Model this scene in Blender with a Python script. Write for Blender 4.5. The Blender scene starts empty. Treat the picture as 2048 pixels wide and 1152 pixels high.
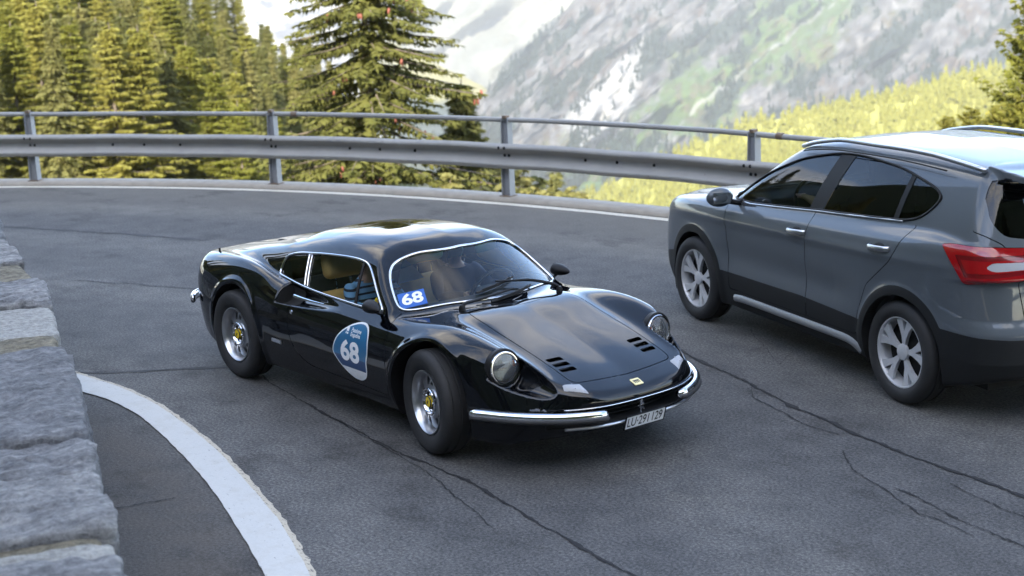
import bpy, bmesh, math, random
import numpy as np
from mathutils import Vector, Matrix, Euler
random.seed(7); RNG = np.random.default_rng(7)
SC = bpy.context.scene

# ---------------------------------------------------------------- camera, sky, sun, exposure
def cam_axes(yaw, pitch, roll):
    ca, sa, cb, sb, cc, sc = math.cos(yaw), math.sin(yaw), math.cos(pitch), math.sin(pitch), math.cos(roll), math.sin(roll)
    f = np.array([cb*ca, cb*sa, sb]); r = np.array([sa, -ca, 0]); u = np.cross(r, f)
    return cc*r + sc*u, -sc*r + cc*u, f
CAM = np.array([7.0131, -5.6628, 2.8872]); FPX = 3007.17
RIGHT, UP, FWD = cam_axes(math.radians(141.731), math.radians(-12.5235), math.radians(-1.9193))
cd = bpy.data.cameras.new('camera'); cam = bpy.data.objects.new('camera', cd); SC.collection.objects.link(cam)
cam.matrix_world = Matrix([[RIGHT[i], UP[i], -FWD[i], CAM[i]] for i in range(3)] + [[0, 0, 0, 1]])
cd.sensor_width = 36; cd.lens = FPX / 2048 * 36; cd.clip_end = 40000; cd.clip_start = .05
cd.dof.use_dof = True; cd.dof.focus_distance = 9.3; cd.dof.aperture_fstop = 2.8
SC.camera = cam
def px(u, v, dist):
    """a place in the world from its direction and its distance (metres) from the viewpoint"""
    d = (u - 1024)/FPX*RIGHT - (v - 576)/FPX*UP + FWD
    return CAM + d/np.linalg.norm(d)*dist
def px_ground(u, v, z=0.0):
    d = (u - 1024)/FPX*RIGHT - (v - 576)/FPX*UP + FWD
    return CAM + d*((z - CAM[2])/d[2])

SUN_AZ, SUN_EL = math.radians(-52.0), math.radians(30.0)      # direction towards the sun, from +x counter-clockwise
w = bpy.data.worlds.new('World'); SC.world = w; w.use_nodes = True
nt = w.node_tree; nt.nodes.clear()
sky = nt.nodes.new('ShaderNodeTexSky'); sky.sky_type = 'NISHITA'; sky.sun_disc = False
sky.sun_elevation = SUN_EL; sky.sun_rotation = math.pi/2 - SUN_AZ; sky.altitude = 1800; sky.air_density = 1.0; sky.dust_density = .6
tc = nt.nodes.new('ShaderNodeTexCoord')
sep = nt.nodes.new('ShaderNodeSeparateXYZ'); nt.links.new(tc.outputs['Generated'], sep.inputs[0])
zz = nt.nodes.new('ShaderNodeMath'); zz.operation = 'MAXIMUM'; zz.inputs[1].default_value = .0; nt.links.new(sep.outputs['Z'], zz.inputs[0])
za = nt.nodes.new('ShaderNodeMath'); za.operation = 'ADD'; za.inputs[1].default_value = .22; nt.links.new(zz.outputs[0], za.inputs[0])
cmb = nt.nodes.new('ShaderNodeCombineXYZ')
for k, ax in enumerate('XY'):
    dv = nt.nodes.new('ShaderNodeMath'); dv.operation = 'DIVIDE'; nt.links.new(sep.outputs[ax], dv.inputs[0]); nt.links.new(za.outputs[0], dv.inputs[1]); nt.links.new(dv.outputs[0], cmb.inputs[k])
nz = nt.nodes.new('ShaderNodeTexNoise'); nz.inputs['Scale'].default_value = 1.35; nz.inputs['Detail'].default_value = 9; nz.inputs['Roughness'].default_value = .58; nz.inputs['Distortion'].default_value = .35
off = nt.nodes.new('ShaderNodeVectorMath'); off.operation = 'ADD'; off.inputs[1].default_value = (4.3, 2.1, 0); nt.links.new(cmb.outputs[0], off.inputs[0]); nt.links.new(off.outputs[0], nz.inputs['Vector'])
rmp = nt.nodes.new('ShaderNodeValToRGB'); rmp.color_ramp.elements[0].position = .48; rmp.color_ramp.elements[1].position = .72
nt.links.new(nz.outputs['Fac'], rmp.inputs[0])
mx = nt.nodes.new('ShaderNodeMixRGB'); mx.inputs['Color2'].default_value = (6.3, 5.8, 5.1, 1)
nt.links.new(rmp.outputs['Color'], mx.inputs['Fac']); nt.links.new(sky.outputs[0], mx.inputs['Color1'])
bg = nt.nodes.new('ShaderNodeBackground'); bg.inputs['Strength'].default_value = .15; nt.links.new(mx.outputs[0], bg.inputs[0])
wo = nt.nodes.new('ShaderNodeOutputWorld'); nt.links.new(bg.outputs[0], wo.inputs[0])

sl = bpy.data.lights.new('sun', 'SUN'); sl.energy = 3.3; sl.angle = math.radians(.8); sl.color = (1, .92, .76)
so = bpy.data.objects.new('sun', sl); SC.collection.objects.link(so)
sd = Vector((math.cos(SUN_EL)*math.cos(SUN_AZ), math.cos(SUN_EL)*math.sin(SUN_AZ), math.sin(SUN_EL)))
so.rotation_euler = sd.to_track_quat('Z', 'Y').to_euler(); so.location = sd*60
SC.view_settings.view_transform = 'Standard'; SC.view_settings.look = 'None'; SC.view_settings.gamma = 1; SC.view_settings.exposure = 2.5
SC.view_settings.use_curve_mapping = False
SC.render.engine = 'CYCLES'
SC.cycles.max_bounces = 10; SC.cycles.transparent_max_bounces = 16; SC.cycles.volume_bounces = 0
SC.cycles.use_denoising = True; SC.cycles.caustics_reflective = False; SC.cycles.caustics_refractive = False
SC.cycles.sample_clamp_indirect = 6
# ---------------------------------------------------------------- geometry helpers
def pchip(xk, yk, x):
    xk = np.asarray(xk, float); yk = np.asarray(yk, float)
    o = np.argsort(xk); xk = xk[o]; yk = yk[o]
    h = np.diff(xk); d = np.diff(yk) / h
    m = np.zeros_like(yk); m[0] = d[0]; m[-1] = d[-1]
    for i in range(1, len(xk) - 1):
        if d[i-1] * d[i] > 0:
            w1 = 2 * h[i] + h[i-1]; w2 = h[i] + 2 * h[i-1]
            m[i] = (w1 + w2) / (w1 / d[i-1] + w2 / d[i])
    x = np.clip(x, xk[0], xk[-1])
    i = np.clip(np.searchsorted(xk, x, side='right') - 1, 0, len(h) - 1)
    t = (x - xk[i]) / h[i]
    return ((1 + 2*t) * (1-t)**2 * yk[i] + t*(1-t)**2 * h[i]*m[i] + t*t*(3-2*t) * yk[i+1] + t*t*(t-1) * h[i]*m[i+1])

def gauss1(a, s, axis):
    if s <= 0: return a
    r = int(3 * s) + 1
    k = np.exp(-0.5 * (np.arange(-r, r + 1) / s) ** 2); k /= k.sum()
    p = [(0, 0)] * a.ndim; p[axis] = (r, r)
    b = np.pad(a, p, mode='edge'); out = np.zeros_like(a)
    for i, w in enumerate(k):
        sl = [slice(None)] * a.ndim; sl[axis] = slice(i, i + a.shape[axis]); out += w * b[tuple(sl)]
    return out

class Curve:
    """smooth function of one variable from a few points"""
    def __init__(self, pts, blur=0.05):
        xk = [p[0] for p in pts]; lo, hi = min(xk), max(xk)
        self.g = np.arange(lo - .3, hi + .3, .004)
        self.v = gauss1(pchip(xk, [p[1] for p in pts], self.g), blur / .004, 0)
    def __call__(self, x): return np.interp(x, self.g, self.v)

class Sheet:
    """smooth height function of (x, a): rows of knots across a given as curves of x"""
    def __init__(self, x0, x1, a1, rows, bx=.05, ba=.035, st=.008):
        self.x0, self.a1, self.st = x0, a1, st
        X = np.arange(x0, x1, st); A = np.arange(0, a1, st)
        ak = [r[0] for r in rows]; K = np.array([[ (a(x) if callable(a) else a) for a in ak] for x in X])
        Z = np.array([r[1](X) for r in rows]).T
        tab = np.array([pchip(K[i], Z[i], A) for i in range(len(X))])
        mir = np.concatenate([tab[:, ::-1], tab], 1)
        tab = gauss1(gauss1(mir, ba / st, 1), bx / st, 0)[:, len(A):]
        self.t = tab
    def __call__(self, x, a):
        u = np.clip((x - self.x0) / self.st, 0, self.t.shape[0] - 1.001); w = np.clip(a / self.st, 0, self.t.shape[1] - 1.001)
        i = u.astype(int); j = w.astype(int); u = u - i; w = w - j; t = self.t
        return (t[i, j]*(1-u) + t[i+1, j]*u)*(1-w) + (t[i, j+1]*(1-u) + t[i+1, j+1]*u)*w

def smax(a, b, k): return np.maximum(a, b) + np.maximum(k - np.abs(a - b), 0)**2 / (4 * k)
def smin(a, b, k): return -smax(-a, -b, k)

def grad(F, P, e=.004):
    g = np.empty_like(P)
    for i in range(3):
        d = np.zeros(3); d[i] = e
        g[:, i] = (F(P + d) - F(P - d)) / (2 * e)
    return g

def surface(F, lo, hi, h):
    """half-space (y>=0) surface net of F=0, projected on the true surface; returns mirrored verts, normals, quads"""
    nx = int((hi[0]-lo[0]) / h / 4) * 4 + 5; nz = int((hi[2]-lo[2]) / h / 4) * 4 + 5; ny = int(hi[1] / h / 4) * 4 + 5
    X = lo[0] + h*np.arange(nx); Y = -h/2 + h*np.arange(ny); Z = lo[2] + h*np.arange(nz)
    def ev(ix, iy, iz):
        return F(np.stack([X[ix], np.abs(Y[iy]), Z[iz]], 1))
    cx, cy, cz = np.arange(0, nx, 4), np.arange(0, ny, 4), np.arange(0, nz, 4)
    g = np.stack(np.meshgrid(cx, cy, cz, indexing='ij'), -1).reshape(-1, 3)
    C = ev(g[:, 0], g[:, 1], g[:, 2]).reshape(len(cx), len(cy), len(cz))
    mn = np.full([s-1 for s in C.shape], 9.); mx = -mn
    for a in (0, 1):
        for b in (0, 1):
            for c in (0, 1):
                q = C[a:a+C.shape[0]-1, b:b+C.shape[1]-1, c:c+C.shape[2]-1]
                mn = np.minimum(mn, q); mx = np.maximum(mx, q)
    act = (mn < 7*h) & (mx > -7*h)
    G = np.repeat(np.repeat(np.repeat(C, 4, 0), 4, 1), 4, 2)[:nx, :ny, :nz].copy()
    b = np.argwhere(act)
    o = np.stack(np.meshgrid(*[np.arange(5)]*3, indexing='ij'), -1).reshape(-1, 3)
    pts = (b[:, None, :]*4 + o[None]).reshape(-1, 3)
    key = np.unique((pts[:, 0]*ny + pts[:, 1])*nz + pts[:, 2])
    iz = key % nz; iy = (key // nz) % ny; ix = key // (nz*ny)
    vals = np.concatenate([ev(ix[s:s+400000], iy[s:s+400000], iz[s:s+400000]) for s in range(0, len(key), 400000)])
    G[ix, iy, iz] = vals
    S = G < 0
    cs = np.zeros([nx-1, ny-1, nz-1], int)
    for a in (0, 1):
        for bb in (0, 1):
            for c in (0, 1):
                cs += S[a:a+nx-1, bb:bb+ny-1, c:c+nz-1]
    cells = np.argwhere((cs > 0) & (cs < 8))
    idx = -np.ones(cs.shape, int); idx[tuple(cells.T)] = np.arange(len(cells))
    acc = np.zeros((len(cells), 3)); cnt = np.zeros(len(cells))
    E = [((0,0,0),(1,0,0)),((0,1,0),(1,1,0)),((0,0,1),(1,0,1)),((0,1,1),(1,1,1)),((0,0,0),(0,1,0)),((1,0,0),(1,1,0)),((0,0,1),(0,1,1)),((1,0,1),(1,1,1)),((0,0,0),(0,0,1)),((1,0,0),(1,0,1)),((0,1,0),(0,1,1)),((1,1,0),(1,1,1))]
    for p, q in E:
        a = cells + p; c = cells + q
        ga = G[tuple(a.T)]; gc = G[tuple(c.T)]; m = (ga < 0) != (gc < 0)
        t = np.where(m, ga / np.where(m, ga - gc, 1), 0)[:, None]
        pos = np.stack([X[0], Y[0], Z[0]]) + h*(a + t*(c - a))
        acc[m] += pos[m]; cnt[m] += 1
    V = acc / cnt[:, None]
    V0 = V.copy()
    FF = lambda P: F(np.stack([P[:, 0], np.abs(P[:, 1]), P[:, 2]], 1))
    for _ in range(3):
        f = FF(V); g = grad(FF, V); n2 = np.maximum((g*g).sum(1), .05)
        st = -(f / n2)[:, None]*g; l = np.linalg.norm(st, axis=1)[:, None]
        V = V + st*np.minimum(1, .5*h/np.maximum(l, 1e-9))
    d = V - V0; l = np.linalg.norm(d, axis=1)[:, None]; V = V0 + d*np.minimum(1, 1.2*h/np.maximum(l, 1e-9))
    mid = cells[:, 1] == 0
    V[mid, 1] = 0
    N = grad(FF, V, .006); N[mid, 1] = 0; N /= np.maximum(np.linalg.norm(N, axis=1)[:, None], 1e-9)
    Q = []
    for ax in range(3):
        sl = [slice(None)]*3; sh = [slice(None)]*3; sl[ax] = slice(0, -1); sh[ax] = slice(1, None)
        A = S[tuple(sl)]; B = S[tuple(sh)]
        e = np.argwhere(A != B); u, w = [(1, 2), (2, 0), (0, 1)][ax]
        e = e[(e[:, u] > 0) & (e[:, w] > 0) & (e[:, u] < [nx, ny, nz][u]-1) & (e[:, w] < [nx, ny, nz][w]-1)]
        fl = A[tuple(e.T)]
        def c(du, dw):
            k = e.copy(); k[:, u] += du; k[:, w] += dw; return idx[tuple(k.T)]
        q = np.stack([c(-1, -1), c(0, -1), c(0, 0), c(-1, 0)], 1)
        q[~fl] = q[~fl][:, ::-1]; Q.append(q)
    Q = np.concatenate(Q); Q = Q[(Q >= 0).all(1)]
    T = np.concatenate([Q[:, [0, 1, 2]], Q[:, [0, 2, 3]]])
    # mirror
    mi = np.arange(len(V)); nm = np.where(~mid)[0]; mi[nm] = len(V) + np.arange(len(nm))
    V2 = np.concatenate([V, V[nm]*[1, -1, 1]]); N2 = np.concatenate([N, N[nm]*[1, -1, 1]])
    T = np.concatenate([T, mi[T][:, ::-1]])
    return V2, N2, T

def clean(M):
    V, N, T = M
    T = T[(T[:, 0] != T[:, 1]) & (T[:, 1] != T[:, 2]) & (T[:, 0] != T[:, 2])]
    u, inv = np.unique(T, return_inverse=True)
    return V[u], N[u], inv.reshape(T.shape)

def split(M, f):
    """cut a triangle mesh along f=0: returns (part with f<0, part with f>0)"""
    V, N, T = M
    d = f(V); d = np.where(np.abs(d) < 1e-6, 1e-6, d)
    s = d < 0; k = s[T].sum(1)
    ins, out = [T[k == 3]], [T[k == 0]]
    mixed = T[(k == 1) | (k == 2)]
    if len(mixed) == 0: return clean((V, N, ins[0])), clean((V, N, out[0]))
    ms = s[mixed]; one = ms.sum(1) == 1
    lone = np.where(one, ms.argmax(1), (~ms).argmax(1))
    r = np.arange(len(mixed))
    a = mixed[r, lone]; b = mixed[r, (lone+1) % 3]; c = mixed[r, (lone+2) % 3]
    e = np.concatenate([np.sort(np.stack([a, b], 1), 1), np.sort(np.stack([a, c], 1), 1)])
    ue, inv = np.unique(e, axis=0, return_inverse=True); inv = inv.ravel()
    lo, hi = np.zeros(len(ue)), np.ones(len(ue))
    P0, P1 = V[ue[:, 0]], V[ue[:, 1]]; d0, d1 = d[ue[:, 0]], d[ue[:, 1]]
    t = d0 / (d0 - d1)
    for _ in range(4):
        m = f(P0 + (P1 - P0)*t[:, None]); same = (m < 0) == (d0 < 0)
        lo = np.where(same, t, lo); hi = np.where(same, hi, t); t = (lo + hi) / 2
    nv = P0 + (P1 - P0)*t[:, None]; nn = N[ue[:, 0]]*(1-t)[:, None] + N[ue[:, 1]]*t[:, None]
    ab = len(V) + inv[:len(mixed)]; ac = len(V) + inv[len(mixed):]
    tri = np.stack([a, ab, ac], 1); q1 = np.stack([ab, b, c], 1); q2 = np.stack([ab, c, ac], 1)
    ins += [tri[one], q1[~one], q2[~one]]; out += [tri[~one], q1[one], q2[one]]
    V = np.concatenate([V, nv]); N = np.concatenate([N, nn])
    return clean((V, N, np.concatenate(ins))), clean((V, N, np.concatenate(out)))

def gap(M, f, g):
    """panel inside f<-g, remainder f>g"""
    a, _ = split(M, lambda P: f(P) + g); _, b = split(M, lambda P: f(P) - g)
    return a, b

def merge(*Ms):
    V, N, T, o = [], [], [], 0
    for m in Ms:
        V.append(m[0]); N.append(m[1]); T.append(m[2] + o); o += len(m[0])
    return np.concatenate(V), np.concatenate(N), np.concatenate(T)

def keep(M, mask_v):
    V, N, T = M
    return clean((V, N, T[mask_v[T].all(1)]))

def loops(M):
    V, N, T = M
    e = np.concatenate([T[:, [0, 1]], T[:, [1, 2]], T[:, [2, 0]]]); k = e[:, 0].astype(np.int64)*len(V) + e[:, 1]; kr = e[:, 1].astype(np.int64)*len(V) + e[:, 0]
    be = e[~np.isin(k, kr)]
    nxt = {}
    for a, b in be: nxt[int(a)] = int(b)
    L = []
    while nxt:
        s = next(iter(nxt)); c = [s]; n = nxt.pop(s)
        while n != s and n in nxt:
            c.append(n); n = nxt.pop(n)
        L.append((np.array(c), n == s))
    return sorted(L, key=lambda l: -len(l[0]))

def polysdf(poly):
    """signed distance (negative inside) to a 2-D polygon"""
    P = np.asarray(poly, float)
    def f(x, y):
        d = np.full(x.shape, 1e9); ins = np.zeros(x.shape, bool)
        for i in range(len(P)):
            a, b = P[i-1], P[i]; e = b - a
            t = np.clip(((x-a[0])*e[0] + (y-a[1])*e[1]) / (e@e), 0, 1)
            d = np.minimum(d, np.hypot(x-a[0]-t*e[0], y-a[1]-t*e[1]))
            c = (a[1] > y) != (b[1] > y)
            ins ^= c & (x < (b[0]-a[0])*(y-a[1])/np.where(b[1] == a[1], 1e-9, b[1]-a[1]) + a[0])
        return np.where(ins, -d, d)
    return f

def roundpoly(poly, r, n=5):
    P = np.asarray(poly, float); out = []
    for i in range(len(P)):
        a, b, c = P[i-1], P[i], P[(i+1) % len(P)]
        u = (a-b)/np.linalg.norm(a-b); w = (c-b)/np.linalg.norm(c-b)
        rr = min(r if np.isscalar(r) else r[i], .45*np.linalg.norm(a-b), .45*np.linalg.norm(c-b))
        p, q = b + u*rr, b + w*rr
        for t in np.linspace(0, 1, n): out.append((1-t)**2*p + 2*t*(1-t)*b + t*t*q)
    return np.array(out)

# ---------------------------------------------------------------- Blender helpers
COL = bpy.context.scene.collection
def mesh_of(name, V, F, mat=None, smooth=True, normals=None, uv=None):
    m = bpy.data.meshes.new(name)
    V = np.asarray(V, float)
    if isinstance(F, np.ndarray) and F.ndim == 2:
        k = F.shape[1]; n = len(F)
        m.vertices.add(len(V)); m.vertices.foreach_set('co', V.ravel())
        m.loops.add(n*k); m.loops.foreach_set('vertex_index', F.ravel().astype(np.int32))
        m.polygons.add(n); m.polygons.foreach_set('loop_start', np.arange(0, n*k, k, dtype=np.int32))
        m.update(calc_edges=True)
    else:
        m.from_pydata([tuple(v) for v in V], [], [tuple(int(i) for i in f) for f in F])
    m.validate()
    m.polygons.foreach_set('use_smooth', np.full(len(m.polygons), bool(smooth)))
    if normals is not None and len(normals) == len(m.vertices):
        nn = np.asarray(normals); nn = nn / np.maximum(np.linalg.norm(nn, axis=1)[:, None], 1e-9)
        m.normals_split_custom_set_from_vertices([tuple(n) for n in nn])
    if mat: m.materials.append(mat)
    return m
def link(name, m, parent=None, loc=None, rot=None, scale=None):
    o = bpy.data.objects.new(name, m); COL.objects.link(o)
    if parent is not None: o.parent = parent
    if loc is not None: o.location = loc
    if rot is not None: o.rotation_euler = rot
    if scale is not None: o.scale = scale
    return o
def part(name, V, F, mat, parent=None, smooth=True, normals=None, **kw):
    return link(name, mesh_of(name, V, F, mat, smooth, normals), parent, **kw)
def mpart(name, M, mat, parent=None): return part(name, M[0], M[2], mat, parent, True, M[1])
def empty(name, label, cat, loc=(0, 0, 0), rz=0, group=None, parent=None):
    o = bpy.data.objects.new(name, None); COL.objects.link(o); o.location = loc; o.rotation_euler = (0, 0, rz)
    tag(o, label, cat, group); o.empty_display_size = .2
    return o
def tag(o, label=None, cat=None, group=None, kind=None):
    if label: o['label'] = label
    if cat: o['category'] = cat
    if group: o['group'] = group
    if kind: o['kind'] = kind
    return o

class MB:
    def __init__(s): s.V, s.F = [], []
    def add(s, V, F):
        o = len(s.V); s.V += [tuple(map(float, v)) for v in V]; s.F += [tuple(int(i)+o for i in f) for f in F]; return s
    def box(s, c, d, rot=None, bev=0.0):
        c = np.array(c, float); d = np.array(d, float)/2
        P = np.array([[x, y, z] for x in (-1, 1) for y in (-1, 1) for z in (-1, 1)], float)*d
        if rot is not None: P = P @ np.array(rot).T
        return s.add(P + c, [(0,1,3,2),(4,6,7,5),(0,4,5,1),(2,3,7,6),(0,2,6,4),(1,5,7,3)])
    def tube(s, path, r, n=8, closed=False, cap=True, up=(0, 0, 1), prof=None):
        P = np.array(path, float); m = len(P)
        R = np.full(m, r) if np.isscalar(r) else np.array(r)
        if closed: T = np.roll(P, -1, 0) - np.roll(P, 1, 0)
        else: T = np.gradient(P, axis=0)
        T /= np.maximum(np.linalg.norm(T, axis=1)[:, None], 1e-9)
        if prof is None:
            a = np.linspace(0, 2*np.pi, n, endpoint=False); prof = np.stack([np.cos(a), np.sin(a)], 1)
        prof = np.asarray(prof, float); n = len(prof)
        V = []
        ref = np.array(up, float)
        if abs(T[0] @ ref) > .95: ref = np.array([1., 0, 0])
        side = np.cross(T[0], ref); side /= np.linalg.norm(side)
        for i in range(m):
            side = side - T[i]*(side @ T[i]); side /= max(np.linalg.norm(side), 1e-9); u = np.cross(side, T[i])
            for p in prof: V.append(P[i] + R[i]*(p[0]*side + p[1]*u))
        F = []
        for i in range(m if closed else m-1):
            j = (i+1) % m
            for k in range(n):
                l = (k+1) % n; F.append((i*n+k, i*n+l, j*n+l, j*n+k))
        if cap and not closed: F += [tuple(range(n))[::-1], tuple((m-1)*n + k for k in range(n))]
        return s.add(V, F)
    def lathe(s, prof, n=32, axis='y', c=(0, 0, 0), close=False):
        """prof: list of (radius, along-axis)"""
        V, F = [], []; m = len(prof)
        for k in range(n):
            a = 2*np.pi*k/n; ca, sa = np.cos(a), np.sin(a)
            for r, h in prof:
                p = {'y': (r*ca, h, r*sa), 'z': (r*ca, r*sa, h), 'x': (h, r*ca, r*sa)}[axis]; V.append(np.array(p) + c)
        for k in range(n):
            l = (k+1) % n
            for i in range(m if close else m-1):
                j = (i+1) % m; F.append((k*m+i, l*m+i, l*m+j, k*m+j))
        return s.add(V, F)
    def ball(s, c, r, nu=16, nv=10, rot=None):
        r = np.array(r if np.iterable(r) else (r, r, r), float); V, F = [], []
        for i in range(nv+1):
            t = np.pi*i/nv
            for k in range(nu):
                a = 2*np.pi*k/nu; V.append(r*np.array([np.sin(t)*np.cos(a), np.sin(t)*np.sin(a), np.cos(t)]))
        V = np.array(V)
        if rot is not None: V = V @ np.array(rot).T
        for i in range(nv):
            for k in range(nu):
                l = (k+1) % nu; F.append((i*nu+k, (i+1)*nu+k, (i+1)*nu+l, i*nu+l))
        return s.add(V + np.array(c, float), F)
    def prism(s, poly, fn, d):
        """poly in 2-D, fn(p)->3-D point on surface, d = offset vector of thickness"""
        n = len(poly); A = [np.array(fn(p)) for p in poly]; B = [a + np.array(d) for a in A]
        return s.add(A + B, [tuple(range(n))[::-1], tuple(range(n, 2*n))] + [(i, (i+1) % n, n+(i+1) % n, n+i) for i in range(n)])
    def build(s, name, mat, parent=None, smooth=True, auto=35, **kw):
        o = part(name, np.array(s.V), s.F, mat, parent, smooth, **kw)
        if smooth and auto: o.data.set_sharp_from_angle(angle=math.radians(auto))
        return o

def rotm(ax, ay, az):
    return np.array(Euler((ax, ay, az)).to_matrix())
def resample(P, n, closed=False):
    P = np.asarray(P, float)
    if closed: P = np.concatenate([P, P[:1]])
    s = np.concatenate([[0], np.cumsum(np.linalg.norm(np.diff(P, axis=0), axis=1))])
    t = np.linspace(0, s[-1], n + (1 if closed else 0))
    Q = np.stack([np.interp(t, s, P[:, i]) for i in range(P.shape[1])], 1)
    return Q[:-1] if closed else Q
def smoothline(P, it=3, closed=True):
    P = P.copy()
    for _ in range(it):
        if closed: P = .25*np.roll(P, 1, 0) + .5*P + .25*np.roll(P, -1, 0)
        else: P[1:-1] = .25*P[:-2] + .5*P[1:-1] + .25*P[2:]
    return P
# ---------------------------------------------------------------- materials
def new_mat(name):
    m = bpy.data.materials.new(name); m.use_nodes = True; n = m.node_tree.nodes; b = n['Principled BSDF']
    return m, m.node_tree, n, b
def setp(b, **k):
    names = dict(color='Base Color', rough='Roughness', metal='Metallic', coat='Coat Weight', coat_rough='Coat Roughness', trans='Transmission Weight', ior='IOR', alpha='Alpha', spec='Specular IOR Level', emit='Emission Color', emit_s='Emission Strength', sheen='Sheen Weight')
    for a, v in k.items():
        b.inputs[names[a]].default_value = (*v, 1) if a in ('color', 'emit') and len(v) == 3 else v
def noise(nt, scale, detail=4, rough=.55, coord='Object', stretch=None, w=None):
    n = nt.nodes
    t = n.new('ShaderNodeTexCoord'); x = n.new('ShaderNodeTexNoise'); x.inputs['Scale'].default_value = scale; x.inputs['Detail'].default_value = detail; x.inputs['Roughness'].default_value = rough
    src = t.outputs[coord]
    if stretch:
        mp = n.new('ShaderNodeMapping'); mp.inputs['Scale'].default_value = stretch; nt.links.new(src, mp.inputs[0]); src = mp.outputs[0]
    nt.links.new(src, x.inputs['Vector']); return x
def ramp(nt, fac, stops):
    r = nt.nodes.new('ShaderNodeValToRGB'); e = r.color_ramp.elements
    while len(e) < len(stops): e.new(.5)
    for i, (p, c) in enumerate(stops): e[i].position = p; e[i].color = (*c, 1) if len(c) == 3 else c
    nt.links.new(fac, r.inputs[0]); return r
def mixc(nt, fac, a, b, mode='MIX'):
    m = nt.nodes.new('ShaderNodeMixRGB'); m.blend_type = mode
    for v, s in ((fac, 'Fac'), (a, 'Color1'), (b, 'Color2')):
        if hasattr(v, 'links') or hasattr(v, 'is_linked'): nt.links.new(v, m.inputs[s])
        else: m.inputs[s].default_value = v if s == 'Fac' else ((*v, 1) if len(v) == 3 else v)
    return m.outputs[0]
def bump(nt, h, b, strength=.3, dist=.01):
    x = nt.nodes.new('ShaderNodeBump'); x.inputs['Strength'].default_value = strength; x.inputs['Distance'].default_value = dist
    nt.links.new(h, x.inputs['Height']); nt.links.new(x.outputs[0], b.inputs['Normal']); return x
def simple(name, color, rough=.5, metal=0, var=.12, scale=30, coat=0, bmp=0, **k):
    m, t, n, b = new_mat(name); setp(b, color=color, rough=rough, metal=metal, coat=coat, **k)
    x = noise(t, scale)
    if var:
        c = mixc(t, x.outputs['Fac'], tuple(v*(1-var) for v in color), tuple(min(1, v*(1+var)) for v in color)); t.links.new(c, b.inputs['Base Color'])
    if bmp: bump(t, x.outputs['Fac'], b, bmp, .004)
    return m
MAT = {}
def paint(name, color, rough, metal, flake=0, dust=.0):
    m, t, n, b = new_mat(name); setp(b, color=color, rough=rough, metal=metal, coat=1.0, coat_rough=.012)
    if dust:
        x = noise(t, 9, 8, .65); y = noise(t, 140, 3)
        r = ramp(t, x.outputs['Fac'], [(.45, (0, 0, 0)), (.75, (1, 1, 1))])
        rr = t.nodes.new('ShaderNodeMath'); rr.operation = 'MULTIPLY_ADD'; rr.inputs[1].default_value = dust*.35; rr.inputs[2].default_value = .008
        t.links.new(r.outputs[0], rr.inputs[0]); t.links.new(rr.outputs[0], b.inputs['Coat Roughness'])
    if flake:
        x = noise(t, 900, 1); c = mixc(t, x.outputs['Fac'], tuple(v*.6 for v in color), tuple(v*1.5 for v in color)); t.links.new(c, b.inputs['Base Color'])
    return m
MAT['black_paint'] = paint('black_paint', (.0022, .0026, .004), .3, 0, dust=.02); MAT['black_paint'].node_tree.nodes['Principled BSDF'].inputs['Specular IOR Level'].default_value = 0
MAT['grey_paint'] = paint('grey_paint', (.092, .106, .120), .38, .15, flake=1, dust=.2); _b = MAT['grey_paint'].node_tree.nodes['Principled BSDF']; _b.inputs['Specular IOR Level'].default_value = .1; _b.inputs["Coat Weight"].default_value = .8
MAT['chrome'] = simple('chrome', (.72, .73, .75), .06, 1, 0)
MAT['satin_metal'] = simple('satin_metal', (.55, .56, .58), .28, 1, .06, 60)
MAT['alloy'] = simple('alloy', (.52, .53, .55), .28, .95, .08, 40)
MAT['alloy_bright'] = simple('alloy_bright', (.66, .67, .69), .4, .45, .08, 40)
MAT['sill_silver'] = simple('sill_silver', (.30, .31, .32), .4, .5, .08, 40)
MAT['alloy_dark'] = simple('alloy_dark', (.10, .105, .11), .45, .6, .1, 40)
MAT['rubber'] = simple('rubber', (.018, .018, .019), .72, 0, .25, 45, bmp=.15)
MAT['black_plastic'] = simple('black_plastic', (.007, .007, .008), .5, 0, .2, 60, spec=.25)
MAT['cladding'] = simple('cladding', (.012, .013, .014), .6, 0, .15, 200, bmp=.1, spec=.25)
MAT['liner'] = simple('liner', (.004, .004, .004), .85, 0, .2, 20)
MAT['tan_leather'] = simple('tan_leather', (.66, .43, .14), .5, 0, .18, 14, bmp=.08)
MAT['dark_cloth'] = simple('dark_cloth', (.02, .022, .026), .8, 0, .2, 25)
MAT['amber'] = simple('amber', (.75, .16, .02), .15, 0, .1, 90, coat=.6)
MAT['yellow'] = simple('yellow', (.78, .55, .02), .35, 0, .06, 60)
MAT['cream'] = simple('cream', (.80, .70, .35), .3, 0, .05, 60)
MAT['white_print'] = simple('white_print', (.80, .81, .83), .4, 0, .03, 60)
MAT['blue_print'] = simple('blue_print', (.018, .13, .27), .32, 0, .08, 14, coat=.4)
MAT['navy_print'] = simple('navy_print', (.012, .05, .14), .32, 0, .08, 14, coat=.4)
MAT['blue_card'] = simple('blue_card', (.02, .11, .42), .35, 0, .08, 14)
MAT['plate_white'] = simple('plate_white', (.72, .73, .74), .4, 0, .06, 40)
MAT['ink'] = simple('ink', (.01, .01, .012), .5, 0, .1, 50)
MAT['grey_print'] = simple('grey_print', (.30, .32, .36), .45, 0, .1, 50)
MAT['lens_pale'] = simple('lens_pale', (.33, .34, .36), .45, 0, .08, 200, coat=.15)
MAT['reflector'] = simple('reflector', (.92, .93, .94), .30, 1, 0)
MAT['red_lens'] = simple('red_lens', (.30, .003, .007), .12, 0, .15, 60, coat=1)
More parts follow.
